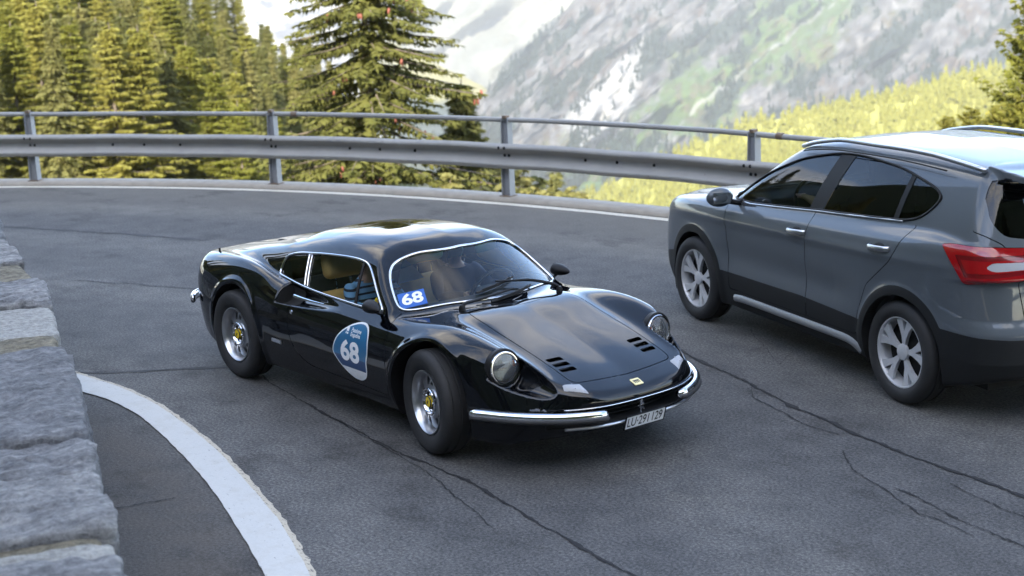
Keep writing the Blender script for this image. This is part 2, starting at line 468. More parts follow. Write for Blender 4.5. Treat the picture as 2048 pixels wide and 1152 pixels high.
MAT['dark_red'] = simple('dark_red', (.16, .004, .008), .15, 0, .15, 60, coat=1)
MAT['skin'] = simple('skin', (.52, .30, .21), .5, 0, .08, 20)
MAT['navy_wool'] = simple('navy_wool', (.012, .018, .045), .9, 0, .25, 90)
MAT['hair_grey'] = simple('hair_grey', (.16, .15, .14), .7, 0, .25, 90)
MAT['hair_dark'] = simple('hair_dark', (.03, .024, .02), .6, 0, .25, 90)
MAT['tan_cloth'] = simple('tan_cloth', (.42, .27, .12), .8, 0, .15, 60)
MAT['paper'] = simple('paper', (.62, .63, .66), .6, 0, .05, 20)
MAT['cable_white'] = simple('cable_white', (.6, .6, .6), .5, 0, .05, 20)
# striped jersey: blue with narrow dark bands across the body
m, t, n, b = new_mat('striped_jersey'); setp(b, color=(.2, .4, .6), rough=.85)
tcn = n.new('ShaderNodeTexCoord'); wv = n.new('ShaderNodeTexWave'); wv.wave_type = 'BANDS'; wv.bands_direction = 'Z'; wv.inputs['Scale'].default_value = 7.5; wv.inputs['Distortion'].default_value = .5
t.links.new(tcn.outputs['Object'], wv.inputs['Vector'])
r = ramp(t, wv.outputs['Fac'], [(.70, (.17, .36, .55)), (.78, (.01, .014, .03))]); t.links.new(r.outputs[0], b.inputs['Base Color']); MAT['striped_jersey'] = m
def glass(name, tint, refl_rough=0.0):
    """thin automotive glass: tinted see-through sheet with a real Fresnel reflection"""
    m, t, n, b = new_mat(name); n.remove(b)
    tr = n.new('ShaderNodeBsdfTransparent'); tr.inputs[0].default_value = (*tint, 1)
    gl = n.new('ShaderNodeBsdfGlossy'); gl.inputs['Roughness'].default_value = refl_rough; gl.inputs[0].default_value = (1, 1, 1, 1)
    fr = n.new('ShaderNodeFresnel'); fr.inputs[0].default_value = 1.45
    x = noise(t, 3, 5); mm = n.new('ShaderNodeMath'); mm.operation = 'MULTIPLY_ADD'; mm.inputs[1].default_value = .012; t.links.new(x.outputs['Fac'], mm.inputs[0]); t.links.new(fr.outputs[0], mm.inputs[2])
    mi = n.new('ShaderNodeMixShader'); t.links.new(mm.outputs[0], mi.inputs[0]); t.links.new(tr.outputs[0], mi.inputs[1]); t.links.new(gl.outputs[0], mi.inputs[2])
    t.links.new(mi.outputs[0], n['Material Output'].inputs[0]); return m
MAT['glass_clear'] = glass('glass_clear', (.88, .95, .96))
MAT['glass_side'] = glass('glass_side', (.93, .96, .97))
MAT['glass_privacy'] = glass('glass_privacy', (.10, .12, .14))
MAT['glass_suv'] = glass('glass_suv', (.45, .52, .55))
MAT['glass_lamp'] = glass('glass_lamp', (.93, .95, .96), .02)
t = MAT['glass_lamp'].node_tree; n = t.nodes; o_ = n['Material Output']; src = o_.inputs[0].links[0].from_socket; tl = n.new('ShaderNodeBsdfTranslucent'); tl.inputs[0].default_value = (.9, .92, .95, 1); df = n.new('ShaderNodeBsdfDiffuse'); df.inputs[0].default_value = (.75, .77, .8, 1); wv = n.new('ShaderNodeTexWave'); wv.inputs['Scale'].default_value = 22; wv.bands_direction = 'Y'; cc = n.new('ShaderNodeTexCoord'); t.links.new(cc.outputs['Object'], wv.inputs['Vector']); m1 = n.new('ShaderNodeMath'); m1.operation = 'MULTIPLY_ADD'; m1.inputs[1].default_value = .06; m1.inputs[2].default_value = .07; t.links.new(wv.outputs['Fac'], m1.inputs[0]); ms = n.new('ShaderNodeMixShader'); t.links.new(m1.outputs[0], ms.inputs[0]); t.links.new(src, ms.inputs[1]); t.links.new(df.outputs[0], ms.inputs[2]); t.links.new(ms.outputs[0], o_.inputs[0])
MAT['glass_band'] = glass('glass_band', (.10, .42, .52))
# ---------------------------------------------------------------- ground, road, markings
C0 = np.array([-2.0, -11.04])                      # centre of the hairpin
def pol(r, deg, z=0.0): a = math.radians(deg); return np.array([C0[0] + r*math.cos(a), C0[1] + r*math.sin(a), z])
from mathutils import noise as mnoise
def fbm(P, s, o=5, seed=0.0):
    return np.array([mnoise.fractal(Vector((p[0]*s + seed, p[1]*s - seed*.7, (p[2] if len(p) > 2 else 0)*s + 3.1*seed)), 1.0, 2.0, o) for p in P])
def sstep(x, a, b): t = np.clip((x - a)/(b - a), 0, 1); return t*t*(3 - 2*t)

def asphalt():
    m, t, n, b = new_mat('asphalt'); setp(b, rough=.82, spec=.35)
    co = n.new('ShaderNodeTexCoord')
    big = noise(t, .35, 5, .6); mid = noise(t, 3.2, 6, .65); fine = noise(t, 55, 4, .75); grain = noise(t, 120, 2, .6)
    base = ramp(t, big.outputs['Fac'], [(.30, (.050, .053, .058)), (.70, (.082, .086, .092))])
    c1 = mixc(t, .55, base.outputs[0], ramp(t, mid.outputs['Fac'], [(.35, (.045, .047, .050)), (.65, (.098, .100, .104))]).outputs[0])
    c2 = mixc(t, 1.0, c1, ramp(t, fine.outputs['Fac'], [(.36, (.42, .42, .43)), (.5, (.95, .95, .95)), (.64, (1.75, 1.72, 1.68))]).outputs[0], 'MULTIPLY')
    sp = ramp(t, grain.outputs['Fac'], [(.64, (0, 0, 0)), (.72, (1, 1, 1))]); c3 = mixc(t, sp.outputs[0], c2, (.24, .235, .22))
    # dirt collects along the inner gutter and dust along the outer edge
    vl = n.new('ShaderNodeVectorMath'); vl.operation = 'DISTANCE'; t.links.new(co.outputs['Object'], vl.inputs[0]); vl.inputs[1].default_value = (C0[0], C0[1], 0)
    def band(a, c):
        mr = n.new('ShaderNodeMapRange'); mr.inputs['From Min'].default_value = a; mr.inputs['From Max'].default_value = c; t.links.new(vl.outputs['Value'], mr.inputs[0]); mr.interpolation_type = 'SMOOTHSTEP'; return mr.outputs[0]
    gi = n.new('ShaderNodeMath'); gi.operation = 'MULTIPLY'; t.links.new(band(9.35, 8.9), gi.inputs[0]); t.links.new(ramp(t, mid.outputs['Fac'], [(.3, (.25, .25, .25)), (.6, (.65, .65, .65))]).outputs[0], gi.inputs[1])
    dirt = mixc(t, fine.outputs['Fac'], (.030, .026, .022), (.125, .108, .09)); c4 = mixc(t, gi.outputs[0], c3, dirt)
    go = n.new('ShaderNodeMath'); go.operation = 'MULTIPLY'; t.links.new(band(14.2, 17.2), go.inputs[0]); go.inputs[1].default_value = .55
    c5 = mixc(t, go.outputs[0], c4, (.15, .138, .118)); c5 = mixc(t, 1.0, c5, (1.14, 1.09, 1.02), 'MULTIPLY')
    tr = n.new('ShaderNodeMath'); tr.operation = 'SINE'; tm = n.new('ShaderNodeMath'); tm.operation = 'MULTIPLY_ADD'; tm.inputs[1].default_value = 3.3; t.links.new(vl.outputs['Value'], tm.inputs[0]); wob = n.new('ShaderNodeMath'); wob.operation = 'MULTIPLY'; wob.inputs[1].default_value = 2.5; t.links.new(big.outputs['Fac'], wob.inputs[0]); t.links.new(wob.outputs[0], tm.inputs[2]); t.links.new(tm.outputs[0], tr.inputs[0])
    c5 = mixc(t, 1.0, c5, ramp(t, tr.outputs[0], [(.0, (.86, .86, .87)), (.9, (1.12, 1.11, 1.09))]).outputs[0], 'MULTIPLY')
    stn = noise(t, .9, 7, .75, stretch=(1, 1.4, 1)); c5 = mixc(t, 1.0, c5, ramp(t, stn.outputs['Fac'], [(.36, (.62, .61, .60)), (.46, (1, 1, 1)), (.60, (1, 1, 1)), (.72, (1.22, 1.20, 1.15))]).outputs[0], 'MULTIPLY')
    t.links.new(c5, b.inputs['Base Color'])
    ad = n.new('ShaderNodeMath'); ad.operation = 'ADD'; t.links.new(fine.outputs['Fac'], ad.inputs[0]); t.links.new(grain.outputs['Fac'], ad.inputs[1]); bump(t, ad.outputs[0], b, .55, .006)
    return m
MAT['asphalt'] = asphalt()
def paint_line(name, c, wear):
    m, t, n, b = new_mat(name); setp(b, rough=.65); x = noise(t, 6, 8, .7); y = noise(t, 70, 4, .7); z = noise(t, 22, 6, .7, stretch=(1, 3, 1))
    col = mixc(t, y.outputs['Fac'], tuple(v*.86 for v in c), tuple(min(1, v*1.1) for v in c)); col = mixc(t, ramp(t, x.outputs['Fac'], [(.5, (0, 0, 0)), (.75, (.5, .5, .5))]).outputs[0], col, tuple(v*k for v, k in zip(c, (.72, .66, .56))))
    w_ = ramp(t, z.outputs['Fac'], [(wear, (0, 0, 0)), (wear + .07, (1, 1, 1))]); col = mixc(t, w_.outputs[0], col, (.075, .075, .075)); t.links.new(col, b.inputs['Base Color']); bump(t, y.outputs['Fac'], b, .3, .004); return m
MAT['line_white'] = paint_line('line_white', (.48, .475, .45), .625); MAT['line_cream'] = paint_line('line_cream', (.44, .39, .30), .55); MAT['line_far'] = paint_line('line_far', (.58, .53, .43), .57)
MAT['crack'] = simple('crack', (.010, .010, .011), .9, 0, .4, 40); MAT['seam'] = simple('seam', (.032, .033, .035), .85, 0, .35, 12)
MAT['kerb'] = simple('kerb', (.32, .29, .245), .85, 0, .3, 7, bmp=.3)
def ground_mat(name, cols, scale, bm=.4):
    m, t, n, b = new_mat(name); setp(b, rough=.95, spec=.15); x = noise(t, scale, 8, .65); y = noise(t, scale*9, 5, .7)
    c = ramp(t, x.outputs['Fac'], [(.3 + .4*i/max(1, len(cols)-1), k) for i, k in enumerate(cols)]); c2 = mixc(t, 1.0, c.outputs[0], ramp(t, y.outputs['Fac'], [(.3, (.6, .6, .6)), (.7, (1.35, 1.35, 1.35))]).outputs[0], 'MULTIPLY')
    t.links.new(c2, b.inputs['Base Color']); bump(t, y.outputs['Fac'], b, bm, .1); return m
MAT['grass'] = ground_mat('grass', [(.045, .060, .018), (.075, .088, .026), (.11, .105, .04)], .6)
MAT['forest_floor'] = ground_mat('forest_floor', [(.022, .028, .012), (.04, .05, .018), (.06, .06, .025)], .4)

# road: a disc over the whole hairpin, fanned finely enough to carry the bump
N = 160; V = [(C0[0], C0[1], 0)] + [tuple(pol(17.08, 360*k/N)) for k in range(N)]
road = part('road', V, [(0, 1+k, 1+(k+1) % N) for k in range(N)], MAT['asphalt'], smooth=False); tag(road, kind='structure')
def ring(name, r0, r1, a0, a1, z0, z1, mat, n=120, jit=0, parent=None, kind='structure'):
    V, F = [], []
    for k in range(n+1):
        a = a0 + (a1-a0)*k/n; j = (RNG.random()-.5)*jit; j2 = (RNG.random()-.5)*jit
        V += [pol(r0 + j, a, z0), pol(r1 + j2, a, z1)]
    F = [(2*k, 2*k+1, 2*k+3, 2*k+2) for k in range(n)]
    o = part(name, V, F, mat, parent, smooth=False)
    if parent is None: tag(o, kind=kind)
    return o
ring('edge_line', 16.86, 16.995, 20, 200, .004, .004, MAT['line_far'], 260, .012, road)
V, F = [], []
for k in range(181):
    a = 10 + 200*k/180; V += [pol(17.04 + (RNG.random()-.5)*.01, a, .002), pol(17.06 + (RNG.random()-.5)*.01, a, .045), pol(17.40, a, .05), pol(17.55 + .1*RNG.random(), a, -.12)]
kerb = part('kerb', V, [(4*k+j, 4*k+j+1, 4*k+j+5, 4*k+j+4) for k in range(180) for j in range(3)], MAT['kerb']); tag(kerb, kind='structure')
# inner white line with an older cream line showing at its outer edge
oe = [(-5.2,-2.35), (-4.3, -1.86), (-3.6,-1.66), (-3.177, -1.60), (-2.689, -1.53), (-2.1,-1.535), (-1.579, -1.60), (-1.0,-1.69), (-.467, -1.81), (.322, -2.01), (1.08, -2.27), (2.0,-2.70), (3.2, -3.45)]
ie = [(-5.2,-2.6), (-4.2, -2.1), (-3.4,-1.9), (-2.912, -1.80), (-2.446, -1.715), (-1.95,-1.73), (-1.43, -1.815), (-.85,-1.93), (-.268, -2.07), (.443, -2.28), (.95, -2.44), (1.75,-2.85), (3.0, -3.65)]
OE = smoothline(resample(oe, 160), 6, False); IE = smoothline(resample(ie, 160), 6, False)
fr = OE + (OE - IE)/np.linalg.norm(OE - IE, axis=1)[:, None]*(.028 + .012*RNG.random((160, 1)))
def strip(name, A_, B_, z, mat, jit=.006):
    V = [];
    for p, q in zip(A_, B_): V += [(p[0] + (RNG.random()-.5)*jit, p[1] + (RNG.random()-.5)*jit, z), (q[0] + (RNG.random()-.5)*jit, q[1] + (RNG.random()-.5)*jit, z)]
    return part(name, V, [(2*k, 2*k+1, 2*k+3, 2*k+2) for k in range(len(A_)-1)], mat, road, smooth=False)
strip('old_line', fr, OE*.5 + IE*.5, .004, MAT['line_cream'], .012); strip('inner_line', OE, IE, .008, MAT['line_white'])
def crack(pts, w, mat='crack', z=.005, name='crack', rough=.035, n=70):
    P = np.array([px_ground(*p)[:2] for p in pts]); P = resample(P, n); L = np.linalg.norm(P[-1]-P[0])
    T = np.gradient(P, axis=0); T /= np.linalg.norm(T, axis=1)[:, None]; Nn = np.stack([-T[:, 1], T[:, 0]], 1)
    s = np.arange(n); P = P + Nn*(rough*gauss1(RNG.standard_normal(n), 3, 0) *2 + rough*.35*RNG.standard_normal(n))[:, None]
    ww = .72*w*(.45 + .9*np.abs(gauss1(RNG.standard_normal(n), 1.5, 0))*1.6); ww[0] = ww[-1] = 0
    V = []
    for p, q, r in zip(P, Nn, ww): V += [(*(p + q*r/2), z), (*(p - q*r/2), z)]
    return part(name, V, [(2*k, 2*k+1, 2*k+3, 2*k+2) for k in range(n-1)], MAT[mat], road, smooth=False)
crack([(1330, 690), (1395, 718), (1600, 820), (1800, 905), (2048, 995), (2300, 1080)], .034, n=150, rough=.012, name='road_joint')
crack([(1504, 769), (1507, 796), (1547, 818), (1573, 829), (1609, 849), (1631, 858), (1680, 871)], .010, rough=.008)
crack([(1680, 902), (1711, 947), (1751, 969), (1796, 1000), (1836, 1029), (1876, 1040), (1950, 1075)], .013, rough=.010)
crack([(1791, 978), (1836, 993), (1880, 1022), (1924, 1044), (1982, 1067), (2048, 1096), (2150, 1140)], .013, rough=.010)
crack([(1902, 967), (1956, 996), (2013, 1022), (2060, 1040)], .009, rough=.008)
crack([(1500, 660), (1560, 730), (1590, 700)], .006, rough=.010)
crack([(520, 750), (560, 778), (650, 830), (800, 905), (950, 970), (1060, 1040), (1180, 1105), (1290, 1165), (1400, 1230)], .022, n=150, rough=.012)
crack([(640, 820), (740, 880), (850, 945), (930, 1005), (990, 1060)], .008, rough=.010)
crack([(90, 748), (200, 746), (300, 742), (450, 735), (540, 726)], .05, 'seam', name='road_joint', rough=.012, z=.003)
crack([(120, 747), (300, 742), (500, 731)], .012, rough=.010, z=.006)
crack([(-60, 452), (120, 460), (300, 472), (420, 480)], .09, 'seam', name='road_joint', rough=.03, z=.003)
crack([(225, 1018), (290, 1008), (350, 998)], .012, rough=.010); crack([(150, 560), (350, 575), (420, 580)], .03, 'seam', rough=.03, z=.003)

# ---------------------------------------------------------------- guardrail
def galv(name, c0, c1, rust):
    m, t, n, b = new_mat(name); setp(b, metal=.15, rough=.58); x = noise(t, 3, 7, .7); y = noise(t, 26, 6, .7)
    c = mixc(t, x.outputs['Fac'], c0, c1); c = mixc(t, ramp(t, y.outputs['Fac'], [(rust, (0, 0, 0)), (rust+.12, (1, 1, 1))]).outputs[0], c, (.13, .07, .035)); t.links.new(c, b.inputs['Base Color']); bump(t, y.outputs['Fac'], b, .12, .004); return m
MAT['galvanised'] = galv('galvanised', (.27, .265, .255), (.42, .415, .40), .64); MAT['post_steel'] = galv('post_steel', (.26, .275, .30), (.40, .415, .44), .66); MAT['rust'] = galv('rust', (.17, .13, .10), (.24, .18, .13), .5)
gr = empty('guardrail', 'galvanised steel guardrail with tubular handrail along the outer edge of the bend', 'guardrail', tuple(pol(17.2, 106.7, .05)))
gl = np.array(gr.location)
angs = [154.8, 142.8, 130.76, 118.63, 107.04, 95.71] + [95.71 - 11.2*k for k in range(1, 6)]
RP = 17.22
for k, a in enumerate(angs):
    p = pol(RP, a, .03); rz = math.radians(a); Rm = rotm(0, 0, rz); lean = (RNG.random()-.5)*.03
    def bx(c, d): 
        return MB().box((0, 0, 0), (1, 1, 1))
    b_ = MB(); prof = [(-.05, -.055), (.05, -.055), (.05, -.045), (.006, -.045), (.006, .045), (.05, .045), (.05, .055), (-.05, .055), (-.05, .045), (-.006, .045), (-.006, -.045), (-.05, -.045)]
    lo_ = [np.array([x*1.12, y*1.12, 0]) for x, y in prof]; hi_ = [np.array([x, y*.88 + lean, .955]) for x, y in prof]; n = 12
    V = [Rm @ v + p - gl for v in lo_ + hi_]; b_.add(V, [tuple(range(n))[::-1], tuple(range(n, 2*n))] + [(i, (i+1) % n, n+(i+1) % n, n+i) for i in range(n)])
    po = b_.build('post', MAT['post_steel'], gr, smooth=False)
    MB().box(p - gl + [0, 0, .968] + Rm @ np.array([-.012, lean, 0]), (.075, .055, .035), Rm).build('post_cap', MAT['rust'], po, smooth=False)
    MB().box(p - gl + [0, 0, .015], (.15, .16, .024), Rm).build('base_plate', MAT['rust'], po, smooth=False)
    if k == len(angs)-1: continue
    a1 = angs[k+1]; ov = .9
    q = [(.075, .69), (.11, .672), (.125, .645), (.120, .625), (.062, .585), (.050, .555), (.050, .525), (.062, .495), (.120, .452), (.126, .432), (.11, .405), (.075, .388)]
    V, F = [], []; ns = 10
    for i in range(ns+1):
        aa = (a + ov) + (a1 - a)*i/ns + (0 if i < ns else -.35); dz = .004*math.sin(i*1.3 + k); o_ = .004 if i == ns else 0
        for th in (0, .004):
            for d, z in q: V.append(pol(RP - d + th - .004*(i == ns), aa, z + dz) - gl)
    m_ = len(q)
    for i in range(ns):
        for j in range(m_-1):
            A0 = i*2*m_ + j; B0 = (i+1)*2*m_ + j; F += [(A0, B0, B0+1, A0+1), (A0+m_, A0+m_+1, B0+m_+1, B0+m_)]
    be = part('beam', V, F, MAT['galvanised'], gr); be.data.set_sharp_from_angle(angle=math.radians(50))
    MB().tube([pol(RP, a + (a1-a)*i/8, .962 + (.006*math.sin(k*2.1) if 0 < i < 8 else 0)) - gl for i in range(9)], .030, 10).build('handrail', MAT['galvanised'], gr)
    for f_ in ((.10,) if k % 2 else ()):
        c_ = [pol(RP, a + (a1-a)*(f_ + d), .962) - gl for d in (-.012, .012)]; MB().tube(c_, .037, 10).build('handrail_sleeve', MAT['rust'], gr)
    for f_, z in ((.0, .545), (.018, .545), (.34, .548), (.47, .548), (.62, .548), (-.012, .64), (.012, .64)):
        c_ = pol(RP - (.05 if z < .6 else .118), a + .0 + (a1-a)*f_, z) - gl; MB().ball(c_, .019, 8, 6).build('bolt', MAT['crack'], be)

# ---------------------------------------------------------------- dry-stone parapet
def stone_mat(name, cols, sc=5):
    m, t, n, b = new_mat(name); setp(b, rough=.88, spec=.25); x = noise(t, sc, 10, .72, stretch=(2.4, .7, 2.4)); y = noise(t, 30, 7, .75); z = noise(t, 6, 7, .7)
    c = ramp(t, x.outputs['Fac'], [(.28 + .46*i/(len(cols)-1), k) for i, k in enumerate(cols)]); c2 = mixc(t, 1.0, c.outputs[0], ramp(t, y.outputs['Fac'], [(.32, (.55, .55, .56)), (.66, (1.40, 1.39, 1.36))]).outputs[0], 'MULTIPLY')
    c3 = mixc(t, ramp(t, z.outputs['Fac'], [(.64, (0, 0, 0)), (.78, (.7, .7, .7))]).outputs[0], c2, (.30, .27, .20)); oi = n.new('ShaderNodeObjectInfo'); c3 = mixc(t, 1.0, c3, ramp(t, oi.outputs['Random'], [(0, (.68, .69, .72)), (.5, (1, 1, 1)), (1, (1.22, 1.19, 1.10))]).outputs[0], 'MULTIPLY'); t.links.new(c3, b.inputs['Base Color'])
    ad = n.new('ShaderNodeMath'); ad.operation = 'MULTIPLY_ADD'; t.links.new(x.outputs['Fac'], ad.inputs[0]); ad.inputs[1].default_value = 3.0; t.links.new(y.outputs['Fac'], ad.inputs[2]); bump(t, ad.outputs[0], b, .9, .03); return m
MAT['gneiss'] = stone_mat('gneiss', [(.10, .10, .104), (.22, .222, .228), (.34, .34, .342), (.52, .515, .50)])
MAT['pale_slab'] = stone_mat('pale_slab', [(.28, .275, .26), (.37, .365, .345), (.43, .425, .41)], 2.5); MAT['cream_stone'] = stone_mat('cream_stone', [(.10, .095, .08), (.22, .20, .155), (.36, .33, .27)], 9); MAT['mortar'] = stone_mat('mortar', [(.09, .085, .075), (.17, .16, .14)], 9)
ed = [(0, 475), (60, 545), (100, 620), (120, 690), (138, 745), (160, 830), (178, 920), (196, 1010), (215, 1100), (232, 1180), (260, 1300)]
ZT = .90; E3 = np.array([px_ground(u, v, ZT) for u, v in ed])
wall = empty('stone_wall', 'low parapet wall of rough grey and cream stones beside the inner white line', 'wall', (float(E3[5][0]), float(E3[5][1] - .4), 0)); wl = np.array(wall.location)
dirw = (E3[-1] - E3[0])[:2]; dirw /= np.linalg.norm(dirw); nl = np.array([dirw[1], -dirw[0]])        # along towards the viewer, and away from the road
if nl @ (np.array([0, -1])) < 0: nl = -nl
ev = np.array([e[1] for e in ed]); s_of = lambda v: float(np.interp(v, ev, (E3[:, :2] - E3[0, :2]) @ dirw)); off_of = lambda s: float(np.interp(s, (E3[:, :2] - E3[0, :2]) @ dirw, (E3[:, :2] - E3[0, :2]) @ nl))
def wp3(s, n_, z): o = off_of(s); q = E3[0, :2] + dirw*s + nl*(n_ + o); return np.array([q[0], q[1], z])
def stone(s0, s1, n0, n1, z0, z1, mat, seed, skew=0.0, rough=.03, name='stone', cuts=8):
    """one irregular block: a gridded box whose faces are pushed about by noise, corners rounded off"""
    b_ = bmesh.new(); bmesh.ops.create_cube(b_, size=2)
    bmesh.ops.subdivide_edges(b_, edges=b_.edges[:], cuts=cuts, use_grid_fill=True)
    V = np.array([v.co[:] for v in b_.verts]); F = [tuple(v.index for v in f.verts) for f in b_.faces]; b_.free()
    r = np.linalg.norm(V, axis=1)[:, None]; mxx = np.abs(V).max(1)[:, None]
    p6 = (np.abs(V)**22).sum(1)**(1/22); V = V/p6[:, None]*1.0
    out = []
    for v in V:
        s = s0 + (s1-s0)*(v[0]+1)/2 + skew*(v[1]+1)/2; n_ = n0 + (n1-n0)*(v[1]+1)/2; z = z0 + (z1-z0)*(v[2]+1)/2
        out.append(wp3(s, n_, z))
    out = np.array(out); nn = V/np.linalg.norm(V, axis=1)[:, None]
    W_ = np.stack([nn[:, 0]*dirw[0] + nn[:, 1]*nl[0], nn[:, 0]*dirw[1] + nn[:, 1]*nl[1], nn[:, 2]], 1)
    rg = 1 - np.abs(fbm(out*[1, 1, 1.6], 5.0, 4, seed + 2))*2.2
    d = fbm(out, 2.6, 3, seed)*rough*.9 + rg*rough*.35 + fbm(out, 14, 4, seed+5)*rough*.45 + fbm(out, 40, 3, seed+9)*rough*.28
    out = out + W_*d[:, None]
    return part(name, out - wl, F, MAT[mat], wall)
cop = [(430, 476, 'gneiss', .03), (478, 524, 'gneiss', .02), (526, 557, 'cream_stone', .01), (559, 601, 'gneiss', .02), (604, 660, 'pale_slab', -.02), (664, 692, 'cream_stone', -.01), (695, 868, 'gneiss', .03), (872, 938, 'gneiss', .0), (942, 1056, 'gneiss', .02), (1060, 1082, 'cream_stone', -.02), (1084, 1112, 'pale_slab', .01), (1114, 1215, 'gneiss', .02), (1220, 1300, 'gneiss', .0)]
for i, (v0, v1, mt, dz) in enumerate(cop):
    s0, s1 = s_of(v0), s_of(v1); j = (RNG.random()-.5)*.05
    if i == 0: s0 = -1.6; 
    stone(s0, s1 + .01, -.03 + j*.6 + (.03 if mt == 'cream_stone' else 0), 1.05, ZT - .42, ZT + dz*.8 - .012, mt, i*3.7, skew=(-.10 if i % 2 else -.04), rough=.034 if mt == 'gneiss' else .016, cuts=24)
s_end = s_of(1300)
for i, (a_, b_) in enumerate(zip(np.linspace(-1.6, s_end, 15)[:-1], np.linspace(-1.6, s_end, 15)[1:])):
    for j, (z0, z1, o_) in enumerate(((-.05, .26, -.02), (.25, .50, -.01))):
        sh = .15 if j else 0; stone(a_ + sh, b_ + sh + .005, o_ + RNG.random()*.03, .9, z0, z1 + .01, ['gneiss', 'gneiss', 'cream_stone', 'gneiss'][(i*3+j) % 4], 50 + i*2.3 + j, rough=.03)
b_ = MB(); P = [wp3(s, .07, 0) for s in np.linspace(-1.7, s_end, 12)]; Q = [wp3(s, 1.0, 0) for s in np.linspace(-1.7, s_end, 12)]
for i in range(11):
    A_, B_, C_, D_ = P[i], P[i+1], Q[i+1], Q[i]; up_ = np.array([0, 0, ZT - .07]); b_.add([x - wl for x in (A_, B_, C_, D_, A_+up_, B_+up_, C_+up_, D_+up_)], [(4, 5, 6, 7), (0, 1, 5, 4), (2, 3, 7, 6)])
b_.build('mortar_core', MAT['mortar'], wall, smooth=False)
